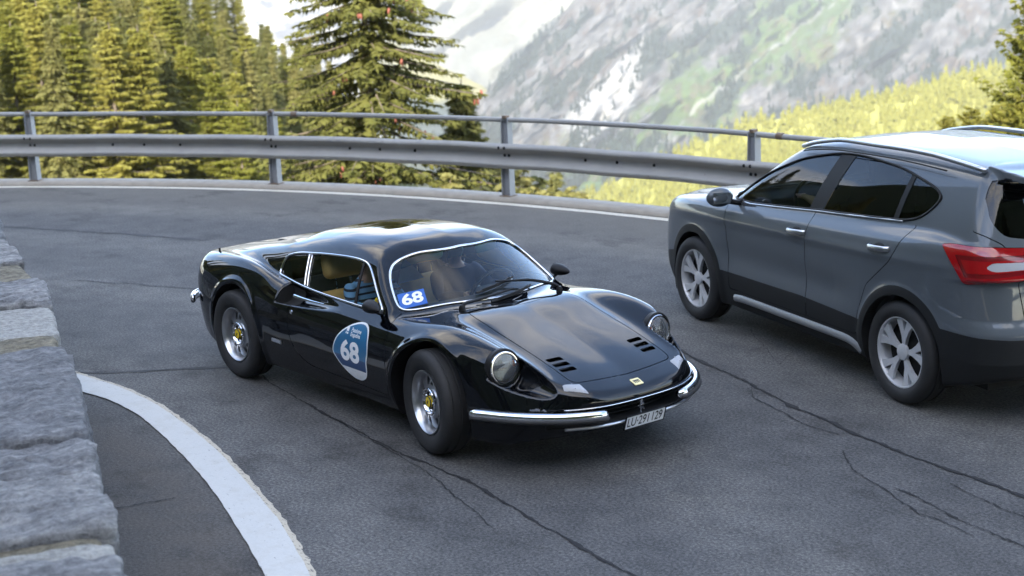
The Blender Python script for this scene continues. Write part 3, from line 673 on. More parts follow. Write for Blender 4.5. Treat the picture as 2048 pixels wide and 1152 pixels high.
# ---------------------------------------------------------------- the black sports car (its front axle is the origin, x forward)
def build_sports_car():
    C = Curve
    zc = C([(-3.4,.78),(-3.1,.80),(-2.8,.825),(-2.4,.835),(-2.0,.82),(-1.5,.755),(-.8,.745),(-.35,.765),(-.1,.772),(.2,.705),(.6,.60),(.85,.522),(.97,.472),(1.08,.425),(1.3,.33)], .07)
    zv = C([(-3.4,.77),(-3.1,.80),(-2.8,.825),(-2.4,.84),(-2.0,.82),(-1.5,.755),(-.8,.745),(-.35,.765),(-.1,.776),(.2,.708),(.6,.606),(.84,.528),(.97,.472),(1.08,.42),(1.3,.33)], .07)
    zk = C([(-3.4,.72),(-3.15,.765),(-2.9,.82),(-2.6,.872),(-2.37,.892),(-2.15,.888),(-1.95,.838),(-1.8,.782),(-1.6,.750),(-1.2,.742),(-.8,.738),(-.55,.734),(-.35,.740),(-.09,.760),(.06,.766),(.2,.758),(.42,.714),(.55,.672),(.7,.602),(.82,.540),(.92,.487),(1.05,.43),(1.3,.33)], .05)
    yk = C([(-3.3,.60),(-2.9,.67),(-2.3,.715),(-1.9,.725),(-1.5,.70),(-.8,.67),(-.4,.66),(-.1,.64),(.3,.63),(.6,.60),(.85,.55),(1.2,.50)], .1)
    zo = C([(-3.4,.62),(-3.1,.66),(-2.7,.78),(-2.3,.81),(-2.0,.78),(-1.7,.71),(-1.3,.665),(-.8,.665),(-.4,.668),(-.1,.69),(.1,.70),(.35,.655),(.55,.60),(.8,.50),(1.0,.42),(1.3,.33)], .06)
    yv = lambda x: .385; 
    ym = C([(-3.3,.50),(-2.7,.56),(-2.2,.60),(-1.8,.63),(-1.2,.60),(-.5,.52),(0,.465),(.6,.455),(1.2,.43)], .1)
    zm = C([(-3.4,.77),(-3.1,.80),(-2.7,.825),(-2.3,.818),(-2.0,.770),(-1.8,.757),(-1.5,.750),(-1.2,.745),(-.5,.742),(-.3,.757),(-.1,.762),(.2,.698),(.6,.604),(.84,.527),(.97,.470),(1.08,.42),(1.3,.33)], .04)
    H = Sheet(-3.5, 1.4, 1.0, [(0., zc), (.20, lambda X: zc(X)*.5+zv(X)*.5+.003), (yv, zv), (ym, zm), (yk, zk), (lambda x: .86, zo)], .03, .024)
    wmax = C([(-3.4,.77),(-3.1,.79),(-2.8,.815),(-2.3,.838),(-1.9,.835),(-1.4,.815),(-.8,.815),(-.4,.822),(0,.835),(.25,.832),(.45,.815),(.7,.78),(1.1,.70)], .08)
    xn = C([(-.1,1.01),(0,1.01),(.1,1.009),(.2,1.002),(.3,.985),(.4,.95),(.5,.893),(.6,.805),(.68,.70),(.74,.60),(.79,.48),(.83,.33),(.86,.1),(.9,-.4)], .02)
    xt = C([(-.1,-3.19),(0,-3.19),(.3,-3.185),(.5,-3.16),(.62,-3.115),(.70,-3.05),(.76,-2.96),(.80,-2.86),(.84,-2.65),(.9,-2.2)], .02)
    def body(x, a, z):
        top = (z - H(x, a)) * .93
        w = wmax(x)
        t = np.clip(z - .50, 0, 1); u = np.clip(.46 - z, 0, 1)
        sd = a - (w - 1.15*t*t - .9*u*u)
        for cx, cz in ((.035, .32), (-2.295, .325)):          # rolled wheel arch lips
            rr = np.hypot(x - cx, z - cz); sd = sd - .016*np.exp(-((rr - .392)/.022)**2)
        sm = np.clip((a - .30)/.38, 0, 1); sm = sm*sm*(3 - 2*sm)
        d = x - xn(a) + np.clip(.36 - z, 0, 1)*.35 + np.clip(z - .39, 0, .3)*.85*sm
        ns = d / np.sqrt(1 + ((xn(a+.01) - xn(a-.01))/.02)**2)
        d2 = xt(a) + np.abs(z - .62)**2*.45 - x
        ts = d2 / np.sqrt(1 + ((xt(a+.01) - xt(a-.01))/.02)**2)
        k = .13
        f = smax(top, sd, .12)
        f = smax(f, ns, .05); f = smax(f, ts, .11)
        zb = .165 + .10*np.clip((x - .55)/.45, 0, 1) + .12*np.clip((-2.75 - x)/.4, 0, 1)
        f = smax(f, zb - z, .03)
        return f
    # teardrop recesses for the headlamps
    HL0, HL1 = np.array([.500, .612, .594]), np.array([.905, .528, .492]); ax = HL1 - HL0; AL = np.linalg.norm(ax); ax = ax/AL
    HN = np.array([.985, .06, .02]); HN = np.array([.97, .10, .18]); HN /= np.linalg.norm(HN)
    def scoop(P):
        q = P - HL0; t = q @ ax; rad = np.linalg.norm(q - t[:, None]*ax, axis=1)
        s = np.clip(t/AL, -.5, 1.2)
        r = .112*(1 - np.clip(s, 0, 1)**1.5*.80) 
        return np.maximum(np.maximum(rad - r, -(q @ HN)), (t - AL*1.05)*1.0)
    S0, S1 = np.array([-.84, .768, .736]), np.array([-1.74, .730, .706])
    def intake(P):
        q = P - S0; L = S1 - S0; l = np.linalg.norm(L); L = L/l; t = q @ L; d = q - t[:, None]*L
        s = np.clip(t/l, 0, 1)
        r = .010 + .066*s**.75
        return np.maximum(np.maximum(np.sqrt((d[:, 1]*.85)**2 + d[:, 2]**2) - r, -t), t - l)
    def mouth(P):
        x, a, z = P[:, 0], P[:, 1], P[:, 2]
        return np.maximum(np.maximum(np.abs(z - .345) - .050, a - .56), .80 - x)
    # greenhouse
    r0 = C([(-3,.3),(-2.4,.62),(-2.05,.82),(-1.98,.96),(-1.90,1.055),(-1.67,1.10),(-1.36,1.128),(-1.07,1.140),(-.9,1.130),(-.76,1.105),(-.5,1.04),(-.2,.95),(.2,.8)], .02)
    r1 = C([(-3,.3),(-2.4,.62),(-2.1,.82),(-2.02,.95),(-1.92,1.04),(-1.67,1.083),(-1.36,1.112),(-1.07,1.122),(-.9,1.112),(-.76,1.085),(-.5,1.02),(-.2,.93),(.2,.8)], .02)
    r2 = C([(-3.1,.70),(-2.8,.80),(-2.59,.862),(-2.15,.948),(-1.9,1.0),(-1.73,1.030),(-1.36,1.068),(-1.07,1.076),(-.9,1.065),(-.76,1.04),(-.5,.98),(-.2,.90),(.2,.8)], .03)
    r3 = C([(-3.1,.66),(-2.8,.77),(-2.59,.83),(-2.15,.91),(-1.9,.962),(-1.73,.99),(-1.36,1.02),(-1.07,1.03),(-.9,1.02),(-.76,1.0),(-.5,.94),(-.2,.86),(.2,.8)], .03)
    RF = Sheet(-3.3, .4, .9, [(0., r0), (.28, r1), (.45, r2), (.56, r3), (.8, lambda X: r3(X) - .25)], .012, .02)
    yb = C([(-3.2,.46),(-2.7,.555),(-2.3,.605),(-1.9,.645),(-1.5,.672),(-.9,.678),(-.46,.668),(0,.65)], .1)
    def g_side(x, a, z): t = z - .75; return (a - (yb(x) - .40*t - .55*t*t))*.88
    x0 = C([(.60,-.02),(.70,-.10),(.775,-.215),(.85,-.345),(.95,-.51),(1.05,-.675),(1.10,-.765),(1.2,-.96)], .03)
    def g_ws(x, a, z): return (x - (x0(z) - .80*a*a - .0*a))*.52
    def g_top(x, a, z): return (z - RF(x, a))*.95
    def green(x, a, z):
        f = smax(g_side(x, a, z), g_top(x, a, z), .07)
        f = smax(f, g_ws(x, a, z), .025)
        return smax(f, .60 - z, .02)
    def F(P):
        x, a, z = P[:, 0], np.abs(P[:, 1]), P[:, 2]; Q = np.stack([x, a, z], 1)
        f = smin(body(x, a, z), green(x, a, z), .035)
        f = smax(f, -scoop(Q), .010); f = smax(f, -intake(Q), .014); f = smax(f, -mouth(Q), .015)
        return f
    M = surface(F, (-3.3, 0, .12), (1.1, .92, 1.2), .0105)
    car = empty('sports_car', 'low black sports coupe with a round-cornered blue 68 sticker on its door', 'car')
    A = lambda P: np.abs(P[:, 1])
    xyz = lambda P: (P[:, 0], np.abs(P[:, 1]), P[:, 2])
    # wheel arches
    def arch(P):
        x, a, z = xyz(P); f = np.full(len(P), 9.)
        for cx, cz, r in ((.035, .32, .372), (-2.295, .325, .368)):
            f = np.minimum(f, np.hypot(x - cx, np.minimum(z - cz, 0)*.55 + np.maximum(z - cz, 0)) - r)
        return np.maximum(f, .45 - a)
    cut, M = split(M, arch)
    for lp, cl in loops(M)[:6]:
        P = M[0][lp]
        if len(P) < 20 or np.abs(P[:, 1]).max() < .5: continue
        n = len(P); Q = P.copy(); Q[:, 1] *= (1 - .09/np.maximum(np.abs(P[:, 1]), .3)); 
        fl = MB().add(np.concatenate([P, Q]), [(i, (i+1) % n, n+(i+1) % n, n+i) for i in range(n if cl else n-1)]); fl.build('arch_flange', MAT['black_plastic'], car)
    for sy in (-1, 1):
        for cx, cz in ((.035, .32), (-2.295, .325)):
            t = np.linspace(-.05, math.pi+.05, 24); b_ = MB(); V = []
            for yy in (.755, .45): V += [(cx + .385*math.cos(u), sy*yy, cz + .385*math.sin(u)) for u in t]
            b_.add(V, [(i, i+1, 25+i, 24+i) for i in range(23)]); b_.add([(cx + .385*math.cos(u), sy*.45, cz + .385*math.sin(u)) for u in t], [tuple(range(24))])
            b_.build('wheel_well', MAT['liner'], car)
    # glazing
    def reg_ws(P):
        x, a, z = xyz(P)
        f = smax(g_side(x, a, z) + .036, g_top(x, a, z) + .030, .05)
        f = smax(f, .020 - body(x, a, z)*1.0, .02)
        return np.maximum(f, -(g_ws(x, a, z) + .012))
    rear_line = lambda x, z: (-1.915 - .25*np.clip(.90 - z, 0, 1) - x)
    def reg_side(P):
        x, a, z = xyz(P)
        f = smax(g_ws(x, a, z) + .036, g_top(x, a, z) + .040, .05)
        f = smax(f, .014 - body(x, a, z), .008)
        f = smax(f, (-1.945 - x)*.95, .012); f = smax(f, (z - (.906 + (x + 1.945)*.50))*.9, .03)
        return np.maximum(f, -(g_side(x, a, z) + .012))
    ws, M = split(M, reg_ws); sw, M = split(M, reg_side)
    def trim(G, r, name, mat, nmax=4, off=.002):
        for lp, cl in loops(G)[:nmax]:
            if len(lp) < 20: continue
            P = smoothline(resample(G[0][lp] + G[1][lp]*off, 220, cl), 14, cl)
            MB().tube(P, r, 8, closed=cl).build(name, mat, car, auto=0)
    inset = lambda G, d: (G[0] - G[1]*d, G[1], G[2])
    band, wsg = split(ws, lambda P: .032 - (g_top(*xyz(P)) + .030 + .055))
    w_ = mpart('windscreen', inset(wsg, .004), MAT['glass_clear'], car); mpart('tint_band', inset(band, .004), MAT['glass_band'], w_)
    trim(ws, .0092, 'windscreen_trim', MAT['chrome'], 1)
    for sy in (-1, 1):
        g = keep(sw, sw[0][:, 1]*sy > 0)
        q, rest = split(g, lambda P: P[:, 0] - (-1.535 - .42*(P[:, 2] - .76) - .022) if True else None)
        bar, d = split(rest, lambda P: P[:, 0] - (-1.535 - .42*(P[:, 2] - .76) + .022))
        qv, dd = split(d, lambda P: -(P[:, 0] - (-.915 - .27*(P[:, 2] - .76))))
        mpart('quarter_window', inset(q, .004), MAT['glass_side'], car); mpart('door_window', inset(dd, .004), MAT['glass_side'], car)
        mpart('vent_window', inset(qv, .004), MAT['glass_side'], car); mpart('window_post', bar, MAT['black_plastic'], car)
        for lp, cl in loops(g)[:1]:
            P = smoothline(resample(g[0][lp] + g[1][lp]*.002, 220, cl), 4, cl); MB().tube(P, .0085, 8, closed=cl).build('window_trim', MAT['chrome'], car, auto=0)
        for x_, k_, o_, mt, r_ in ((-1.535, .42, -.020, 'chrome', .008), (-1.535, .42, .016, 'chrome', .006), (-.915, .27, 0, 'black_plastic', .011)):
            zz_ = np.linspace(.74, 1.07, 30); P = []
            for z_ in zz_:
                xx = x_ - k_*(z_ - .76) + o_; aa = np.linspace(.4, .75, 200); gg = g_side(np.full(200, xx), aa, np.full(200, z_)); ya_ = aa[np.argmin(np.abs(gg))]
                pt = np.array([[xx, ya_, z_]])
                if reg_side(pt)[0] < .003: P.append((xx, sy*(ya_ + .002), z_))
            if len(P) > 4: MB().tube(P, r_, 6).build('window_bar', MAT[mt], car, auto=0)
    # bonnet, doors, engine lid
    hp = polysdf(roundpoly([(.875, 0), (.868, .20), (.842, .385), (.55, .395), (-.02, .405), (-.115, .385), (-.085, .2), (-.075, 0), (-.085, -.2), (-.115, -.385), (-.02, -.405), (.55, -.395), (.842, -.385), (.868, -.20)], [.01, .1, .05, .2, .05, .03, .1, .1, .1, .03, .05, .2, .05, .1]))
    hoodf = lambda P: np.where((P[:, 2] > .45) & (body(*xyz(P)) < .02), hp(P[:, 0], P[:, 1]), 5.)
    hood, M = gap(M, hoodf, .0028)
    slots, sl_ = [], []
    for sy in (-1, 1):
        for k in range(3):
            cx = .607 + k*.058; slots.append(polysdf(roundpoly([(cx-.019, sy*.262), (cx+.019, sy*.258), (cx+.014, sy*.366), (cx-.024, sy*.370)], .010)))
    def slf(P):
        f = np.full(len(P), 9.)
        for s_ in slots: f = np.minimum(f, s_(P[:, 0], P[:, 1]))
        return f
    sl_, hood = split(hood, slf)
    ho = mpart('bonnet', hood, MAT['black_paint'], car)
    for k in range(6):
        s_ = slots[k]; g, _ = split(sl_, lambda P: s_(P[:, 0], P[:, 1]) - .001)
        g = (g[0] - [0, 0, .022], g[1], g[2]); mpart('vent_slot', g, MAT['liner'], ho)
    dp = polysdf(roundpoly([(-1.556, .90), (-1.560, .52), (-1.51, .39), (-1.40, .305), (-1.30, .285), (-.42, .272), (-.385, .36), (-.405, .62), (-.47, .74), (-.56, .90)], [.01, .1, .1, .06, .02, .01, .05, .1, .05, .01]))
    doorf = lambda P: np.where(A(P) > .5, dp(P[:, 0], P[:, 2]) , 5.)
    def isdoor(P): x, a, z = xyz(P); return np.where(body(x, a, z) < .012, doorf(P), 5.)
    door, M = gap(M, isdoor, .0026)
    inn, M = split(M, lambda P: np.maximum(np.minimum(np.abs(mouth(np.stack(xyz(P), 1))) - .006, 9), .80 - P[:, 0] + .0))
    mpart('grille_recess', inn, MAT['liner'], car)
    iw, M = split(M, lambda P: np.maximum(np.maximum(P[:, 0] + 1.53, -1.80 - P[:, 0]), np.maximum(body(*xyz(P)) + .012, np.abs(P[:, 2] - .71) - .1)))
    for sy in (-1, 1): mpart('intake_mouth', keep(iw, iw[0][:, 1]*sy > 0), MAT['liner'], car)
    sc, M = split(M, lambda P: np.maximum(body(*xyz(P)) + .006, np.abs(scoop(np.stack(xyz(P), 1))) - .03))
    mpart('body_shell', M, MAT['black_paint'], car)
    for sy in (-1, 1):
        mpart('door', keep(door, door[0][:, 1]*sy > 0), MAT['black_paint'], car)
        mpart('headlamp_recess', keep(sc, sc[0][:, 1]*sy > 0), MAT['black_paint'], car)
    # underbody
    MB().box((-1.3, 0, .225), (3.5, 1.0, .05)).box((-1.1, 0, .25), (1.5, 1.40, .08)).build('floor_pan', MAT['liner'], car)
    # ---- lamps and front detail
    def surf_z(x, y):
        zz_ = np.linspace(1.2, .2, 500); f = F(np.stack([np.full(500, x), np.full(500, y), zz_], 1)); i = np.argmax(f < 0); return zz_[i]
    def surf_x(y, z, lo=.2, hi=1.1):
        xx = np.linspace(hi, lo, 500); f = F(np.stack([xx, np.full(500, y), np.full(500, z)], 1)); i = np.argmax(f < 0); return xx[i]
    def surf_y(x, z):
        yy = np.linspace(.95, .3, 500); f = F(np.stack([np.full(500, x), yy, np.full(500, z)], 1)); i = np.argmax(f < 0); return yy[i]
    for sy in (-1, 1):
        c = HL0*[1, sy, 1] + np.array([.002, -sy*.006, -.002]); nrm = np.array([.985, sy*.06, .12]); nrm /= np.linalg.norm(nrm)
        side = np.cross([0, 0, 1], nrm); side /= np.linalg.norm(side); up = np.cross(nrm, side); Rm = np.stack([nrm, side, up], 1)
        def lath(prof, n=40):
            b_ = MB().lathe(prof, n, 'x'); b_.V = [tuple(np.array(v) @ Rm.T + c) for v in b_.V]; return b_
        h = lath([(.112, -.03), (.112, .004), (.105, .008), (.098, .004), (.098, -.03)]).build('headlamp', MAT['black_plastic'], car)
        lath([(.098, .0), (.098, .012), (.094, .018), (.088, .018), (.086, .010)]).build('headlamp_ring', MAT['chrome'], h)
        lath([(.086, .010), (.080, -.012), (.060, -.040), (.030, -.058), (.001, -.062)]).build('headlamp_bowl', MAT['reflector'], h)
        lath([(.018, -.058), (.016, -.030), (.001, -.026)], 16).build('bulb_shield', MAT['satin_metal'], h)
        lath([(.087, .011), (.080, .020), (.062, .029), (.035, .035), (.001, .037)]).build('headlamp_lens', MAT['glass_lamp'], h)
    lens_poly = {1: None}
    for sy in (-1, 1):       # pale lamp units let into the nose
        pts = roundpoly([(.852, .472), (.875, .345), (.965, .352), (.915, .490)], .012)
        P = []; b_ = MB()
        g = []
        for u in np.linspace(0, 1, 9):
            for w_2 in np.linspace(0, 1, 9):
                q = (1-u)*((1-w_2)*np.array([.835, .462]) + w_2*np.array([.862, .345])) + u*((1-w_2)*np.array([.862, .475]) + w_2*np.array([.950, .345]))
                e = min(u, 1-u, w_2, 1-w_2); zq = surf_z(q[0], q[1]); zq = .43 if zq > .6 else zq; g.append((q[0], sy*q[1], zq + (.007 if e > 0 else -.003)))
        b_.add(g, [(i*9+j, i*9+j+1, (i+1)*9+j+1, (i+1)*9+j) for i in range(8) for j in range(8)])
        l_ = b_.build('nose_lamp', MAT['lens_pale'], car, auto=0)
        for i in (1.5, 6.6):
            q = np.array(g[int(i)*9+4]); MB().ball(q + [0, 0, .001], .004, 8, 6).build('screw', MAT['chrome'], l_)
        q = (.545, .0, .615); yy = surf_y(.505, .610)
        mk = MB().lathe([(.020, -.004), (.020, .006), (.015, .012), (.001, .013)], 20, 'y'); mk.V = [(x_ + .505, sy*(y_ + yy), z_ + .610) for x_, y_, z_ in mk.V]
        s_ = mk.build('side_marker', MAT['amber'], car); MB().lathe([(.023, 0), (.023, .007), (.019, .007)], 20, 'y', (0, 0, 0)).build('marker_ring', MAT['chrome'], s_, loc=(.505, sy*yy - (0.007 if sy < 0 else 0), .610))
        # front bumper blade: from the inner end round to the side of the wing
        ys = np.concatenate([np.linspace(.27, .66, 14), np.linspace(.69, .79, 8)]); P = []
        for y_ in ys: P.append([float(xn(np.array([y_]))[0]) + .035, y_, .358 + .006*np.sin((y_-.27)*6)])
        P = np.array(P); P = np.concatenate([P, [[.49, .822, .36], [.45, .828, .36]]]); P = P[(P[:, 0] > .44)]
        P = smoothline(resample(P, 40), 4, False); r_ = np.full(40, 1.0); r_[0] = .35; r_[1] = .8; r_[-1] = .3; r_[-2] = .75
        P[0, 0] -= .03; P[1, 0] -= .008
        prof = [(math.cos(t)*.026, math.sin(t)*.031) for t in np.linspace(0, 2*math.pi, 14, endpoint=False)]
        Ps = P*[1, sy, 1]
        bp = MB().tube(Ps, r_, prof=prof).build('bumper', MAT['chrome'], car, auto=0)
        out = np.gradient(P[:, :2], axis=0); out = np.stack([out[:, 1], -out[:, 0], out[:, 0]*0], 1); out /= np.linalg.norm(out, axis=1)[:, None]
        Pr = (P + out*.012 + [0, 0, -.018])*[1, sy, 1]
        MB().tube(Pr[1:-1], r_[1:-1], prof=[(p[0]*.75, p[1]*.5) for p in prof]).build('rubber_strip', MAT['rubber'], bp, auto=0)
        # rear bumper corner
        Pb = np.array([[-3.20, .30, .475], [-3.195, .5, .475], [-3.165, .62, .475], [-3.105, .71, .475], [-3.03, .765, .475], [-2.97, .792, .475]]); Pb = smoothline(resample(Pb, 24), 3, False)*[1, sy, 1]
        rb = np.full(24, 1.0); rb[-1] = .4; rb[-2] = .8
        b2 = MB().tube(Pb, rb, prof=[(p[0]*.8, p[1]*1.1) for p in prof]).build('rear_bumper', MAT['chrome'], car, auto=0)
        MB().tube(Pb[1:-1] + [0, 0, -.018], .018, 8).build('rubber_strip', MAT['rubber'], b2, auto=0)
    # lip of the grille, bars, emblem
    MB().tube([(float(xn(np.array([abs(y_)]))[0]) + .006, y_, .402) for y_ in np.linspace(-.50, .50, 41)], .004, 6).build('grille_lip', MAT['chrome'], car, auto=0)
    MB().tube([(float(xn(np.array([abs(y_)]))[0]) + .008, y_, .292) for y_ in np.linspace(-.50, .50, 41)], .010, 8).build('lower_bar', MAT['satin_metal'], car, auto=0)
    for z_ in (.322, .345, .368):
        MB().tube([(.93 - .55*y_*y_, y_, z_) for y_ in np.linspace(-.48, .48, 25)], .0035, 6).build('grille_bar', MAT['black_plastic'], car, auto=0)
    hs = MB()     # small rearing-horse emblem, as a chrome silhouette
    sil = [(-.004,-.042),(.002,-.040),(.000,-.024),(.010,-.014),(.020,-.026),(.025,-.022),(.016,-.006),(.013,.004),(.022,.012),(.020,.018),(.012,.014),(.008,.022),(.014,.032),(.008,.042),(.001,.040),(-.010,.030),(-.006,.022),(-.006,.010),(-.014,.004),(-.022,.010),(-.026,.004),(-.014,-.006),(-.008,-.016),(-.008,-.030)]
    hs.prism(sil, lambda p: (.985, p[0], .345 + p[1]), (.006, 0, 0)); hs.build('horse_emblem', MAT['chrome'], car, smooth=False)
    bx = surf_z(.955, 0); sl1 = (surf_z(.965, 0) - surf_z(.945, 0))/.02
    bd = MB(); fn = lambda p: (.955 + p[0], p[1], bx + sl1*p[0] + .003)
    bd.prism(roundpoly([(-.026, -.033), (-.026, .033), (.026, .033), (.026, -.033)], .006), fn, (0, 0, .003)); bo = bd.build('nose_badge', MAT['cream'], car)
    b_ = MB()
    for p0, p1, wd in (((-.008, -.022), (-.008, .022), .004), ((.012, -.016), (-.004, -.018), .003), ((.012, -.004), (-.004, -.006), .003), ((.012, .008), (-.004, .006), .003), ((.010, .020), (-.004, .018), .003)):
        p0, p1 = np.array(p0), np.array(p1); n_ = np.array([-(p1-p0)[1], (p1-p0)[0]]); n_ = n_/np.linalg.norm(n_)*wd
        b_.prism([p0-n_, p1-n_, p1+n_, p0+n_], lambda p: (.955 + p[0], p[1], bx + sl1*p[0] + .006), (0, 0, .001))
    b_.build('badge_script', MAT['ink'], bo, smooth=False)
    # number plate
    pc = np.array([1.032, -.012, .283]); tilt = rotm(0, math.radians(17), 0)
    pl_ = MB().box(pc, (.006, .305, .085), tilt).build('number_plate', MAT['plate_white'], car, smooth=False)
    fr_ = MB()
    for y_, z_, dy, dz in ((0, .0425, .311, .005), (0, -.0425, .311, .005), (.153, 0, .005, .09), (-.153, 0, .005, .09)): fr_.box(pc + tilt @ np.array([.001, y_, z_]), (.010, dy, dz), tilt)
    fr_.build('plate_frame', MAT['black_plastic'], pl_, smooth=False)
    def text(s, size, name, mat, parent, org, ux, uz, ext=.0015, bold=0.0, align='CENTER', sx=1.0):
        cu = bpy.data.curves.new('t', 'FONT'); cu.body = s; cu.size = size; cu.extrude = 0; cu.align_x = align; cu.align_y = 'CENTER'; cu.offset = bold; cu.resolution_u = 4
        o = bpy.data.objects.new('t', cu); COL.objects.link(o); dg = bpy.context.evaluated_depsgraph_get(); me = bpy.data.meshes.new_from_object(o.evaluated_get(dg))
        V = np.array([v.co[:] for v in me.vertices]); Fc = [tuple(p.vertices) for p in me.polygons]; bpy.data.objects.remove(o); bpy.data.curves.remove(cu)
        return V*[sx, 1, 1], Fc
    def flat_text(s, size, name, mat, parent, org, ux, uz, **k):
        V, Fc = text(s, size, name, mat, parent, org, ux, uz, **k); ux = np.array(ux, float); uz = np.array(uz, float)
        return part(name, np.array(org) + V[:, :1]*ux + V[:, 1:2]*uz, Fc, MAT[mat], parent, False)
    zax = tilt @ np.array([0, 0, 1.]); o_ = pc + tilt @ np.array([.0045, 0, -.002])
    flat_text('LU·291', .082, 'plate_lettering', 'ink', pl_, o_ + np.array([0, -.052, 0]), (0, 1, 0), zax, bold=.0008, sx=.74); flat_text('129', .082, 'plate_lettering', 'ink', pl_, o_ + np.array([0, .088, 0]), (0, 1, 0), zax, bold=.0008, sx=.74)
    flat_text('GARAGE', .020, 'plate_frame_lettering', 'white_print', pl_, pc + tilt @ np.array([.0065, -.03, -.050]), (0, 1, 0), zax, sx=1.2) if False else None
    # ---- stickers
    def door_pt(x, z, off): 
        y_ = surf_y(x, z); n_ = grad(F, np.array([[x, y_, z]]))[0]; n_ /= np.linalg.norm(n_); return np.array([x, y_, z]) + n_*off
    SCn = np.array([-.794, .495])
    outl = []
    raw = [(0.056, 0.182), (0.12, 0.185), (0.169, 0.166), (0.197, 0.128), (0.21, 0.066), (0.207, 0.008), (0.187, -0.043), (0.19, -0.089), (0.181, -0.131), (0.152, -0.162), (0.096, -0.185), (0.018, -0.182), (-0.057, -0.153), (-0.132, -0.109), (-0.188, -0.06), (-0.21, -0.042), (-0.194, 0.006), (-0.154, 0.065), (-0.095, 0.116), (-0.018, 0.159)]
    raw = np.array(raw)*[1.0, 1.0]
    raw = smoothline(resample(raw, 90, True), 3, True)
    sf = polysdf(raw)
    def sticker(name, cond, mat, par, off):
        n_ = 44; xs = np.linspace(-.23, .23, n_*2); zs = np.linspace(-.20, .20, n_*2)
        Xg, Zg = np.meshgrid(xs, zs, indexing='ij'); yy = np.empty_like(Xg)
        Y = wmax(SCn[0] + Xg.ravel()); pts = np.stack([SCn[0] + Xg.ravel(), Y, SCn[1] + Zg.ravel()], 1)
        for _ in range(6): pts[:, 1] -= body(pts[:, 0], pts[:, 1], pts[:, 2])*.9
        nn = grad(lambda P: body(P[:, 0], P[:, 1], P[:, 2]), pts); nn /= np.linalg.norm(nn, axis=1)[:, None]
        pts = pts + nn*off; k = n_*2
        T = np.array([(i*k+j, (i+1)*k+j, (i+1)*k+j+1) for i in range(k-1) for j in range(k-1)] + [(i*k+j, (i+1)*k+j+1, i*k+j+1) for i in range(k-1) for j in range(k-1)])
        Mx = (pts, nn, T)
        for c_ in cond: Mx, _ = split(Mx, c_)
        Mx = (Mx[0]*[1, -1, 1], Mx[1]*[1, -1, 1], Mx[2])
        return mpart(name, Mx, MAT[mat], par)
    L = lambda P: (P[:, 0] - SCn[0], P[:, 2] - SCn[1])
    st = sticker('door_sticker', [lambda P: sf(*L(P))], 'white_print', car, .0022)
    hline = lambda P: (P[:, 2] - SCn[1]) - (-.115 + 0*P[:, 0])
    mline = lambda P: (P[:, 2] - SCn[1]) - (-.046 + 0*P[:, 0])
    sticker('sticker_blue', [lambda P: sf(*L(P)) + .010, lambda P: -mline(P)], 'blue_print', st, .0040)
    sticker('sticker_navy', [lambda P: sf(*L(P)) + .010, lambda P: mline(P), lambda P: -hline(P)], 'navy_print', st, .0040)
    sticker('sticker_foot', [lambda P: sf(*L(P)) + .010, lambda P: hline(P)], 'plate_white', st, .0040)
    def door_text(s, size, cx, cz, mat, name, ang=0, bold=0, sx=1.0, off=.0056):
        V, Fc = text(s, size, '', None, None, None, None, None, bold=bold, sx=sx); ca, sa = math.cos(ang), math.sin(ang)
        X = SCn[0] + cx + V[:, 0]*ca - V[:, 1]*sa; Z = SCn[1] + cz + V[:, 0]*sa + V[:, 1]*ca
        P = np.stack([X, wmax(X), Z], 1)
        for _ in range(6): P[:, 1] -= body(P[:, 0], P[:, 1], P[:, 2])*.9
        P[:, 1] += off; P[:, 1] *= -1
        # the print reads left to right for someone facing the right-hand door
        part(name, P, Fc, MAT[mat], st, False)
    door_text('68', .178, .003, -.014, 'white_print', 'race_number', 0, .006, 1.22)
    door_text('Passione', .034, .060, .130, 'white_print', 'event_name', 0, .0006, .92)
    door_text('Engadina', .034, .060, .103, 'white_print', 'event_name', 0, .0006, .92)
    b_ = MB()
    for dx, dz, w_2, h_2 in ((-.035, .126, .026, .024), (-.030, .103, .014, .012), (-.047, .104, .010, .011)):
        pts = [door_pt(SCn[0]+dx+i*w_2/2, SCn[1]+dz+j*h_2/2, .0056)*[1, -1, 1] for i, j in ((-1, -1), (1, -1), (1, 1), (-1, 1))]; b_.add(pts, [(0, 1, 2, 3)])
    b_.build('event_mark', MAT['white_print'], st, smooth=False)
    for i, s in enumerate(('· · ·', '– · –')): door_text(s, .026, .03 + .05*i, -.132 - .024*i, 'grey_print', 'sponsor_print', -.05)
    # windscreen card
    def ws_pt(y, z, off=.004): 
        x_ = float(x0(np.array([z]))[0]) - .80*y*y; return np.array([x_, y, z])
    n_ = np.array([.52, -.45, .75])
    cen = np.array([-.468, -.545, .795]); cen = ws_pt(-.521, .817)
    tu = ws_pt(-.50, .815) - ws_pt(-.60, .815); tu /= np.linalg.norm(tu); tv = ws_pt(-.548, .84) - ws_pt(-.548, .79); tv -= tu*(tu@tv); tv /= np.linalg.norm(tv); nn = np.cross(tu, tv)
    a_ = math.radians(16); cu_ = tu*math.cos(a_) + tv*math.sin(a_); cv_ = -tu*math.sin(a_) + tv*math.cos(a_)
    o = cen + nn*.006
    cd_ = MB().add([o + cu_*i*.085 + cv_*j*.062 for i, j in ((-1, -1), (1, -1), (1, 1), (-1, 1))] + [o - nn*.003 + cu_*i*.085 + cv_*j*.062 for i, j in ((-1, -1), (1, -1), (1, 1), (-1, 1))], [(0, 1, 2, 3), (7, 6, 5, 4), (0, 4, 5, 1), (1, 5, 6, 2), (2, 6, 7, 3), (3, 7, 4, 0)]).build('screen_sticker', MAT['blue_card'], car, smooth=False)
    V, Fc = text('68', .118, '', None, None, None, None, None, bold=.004, sx=1.15)
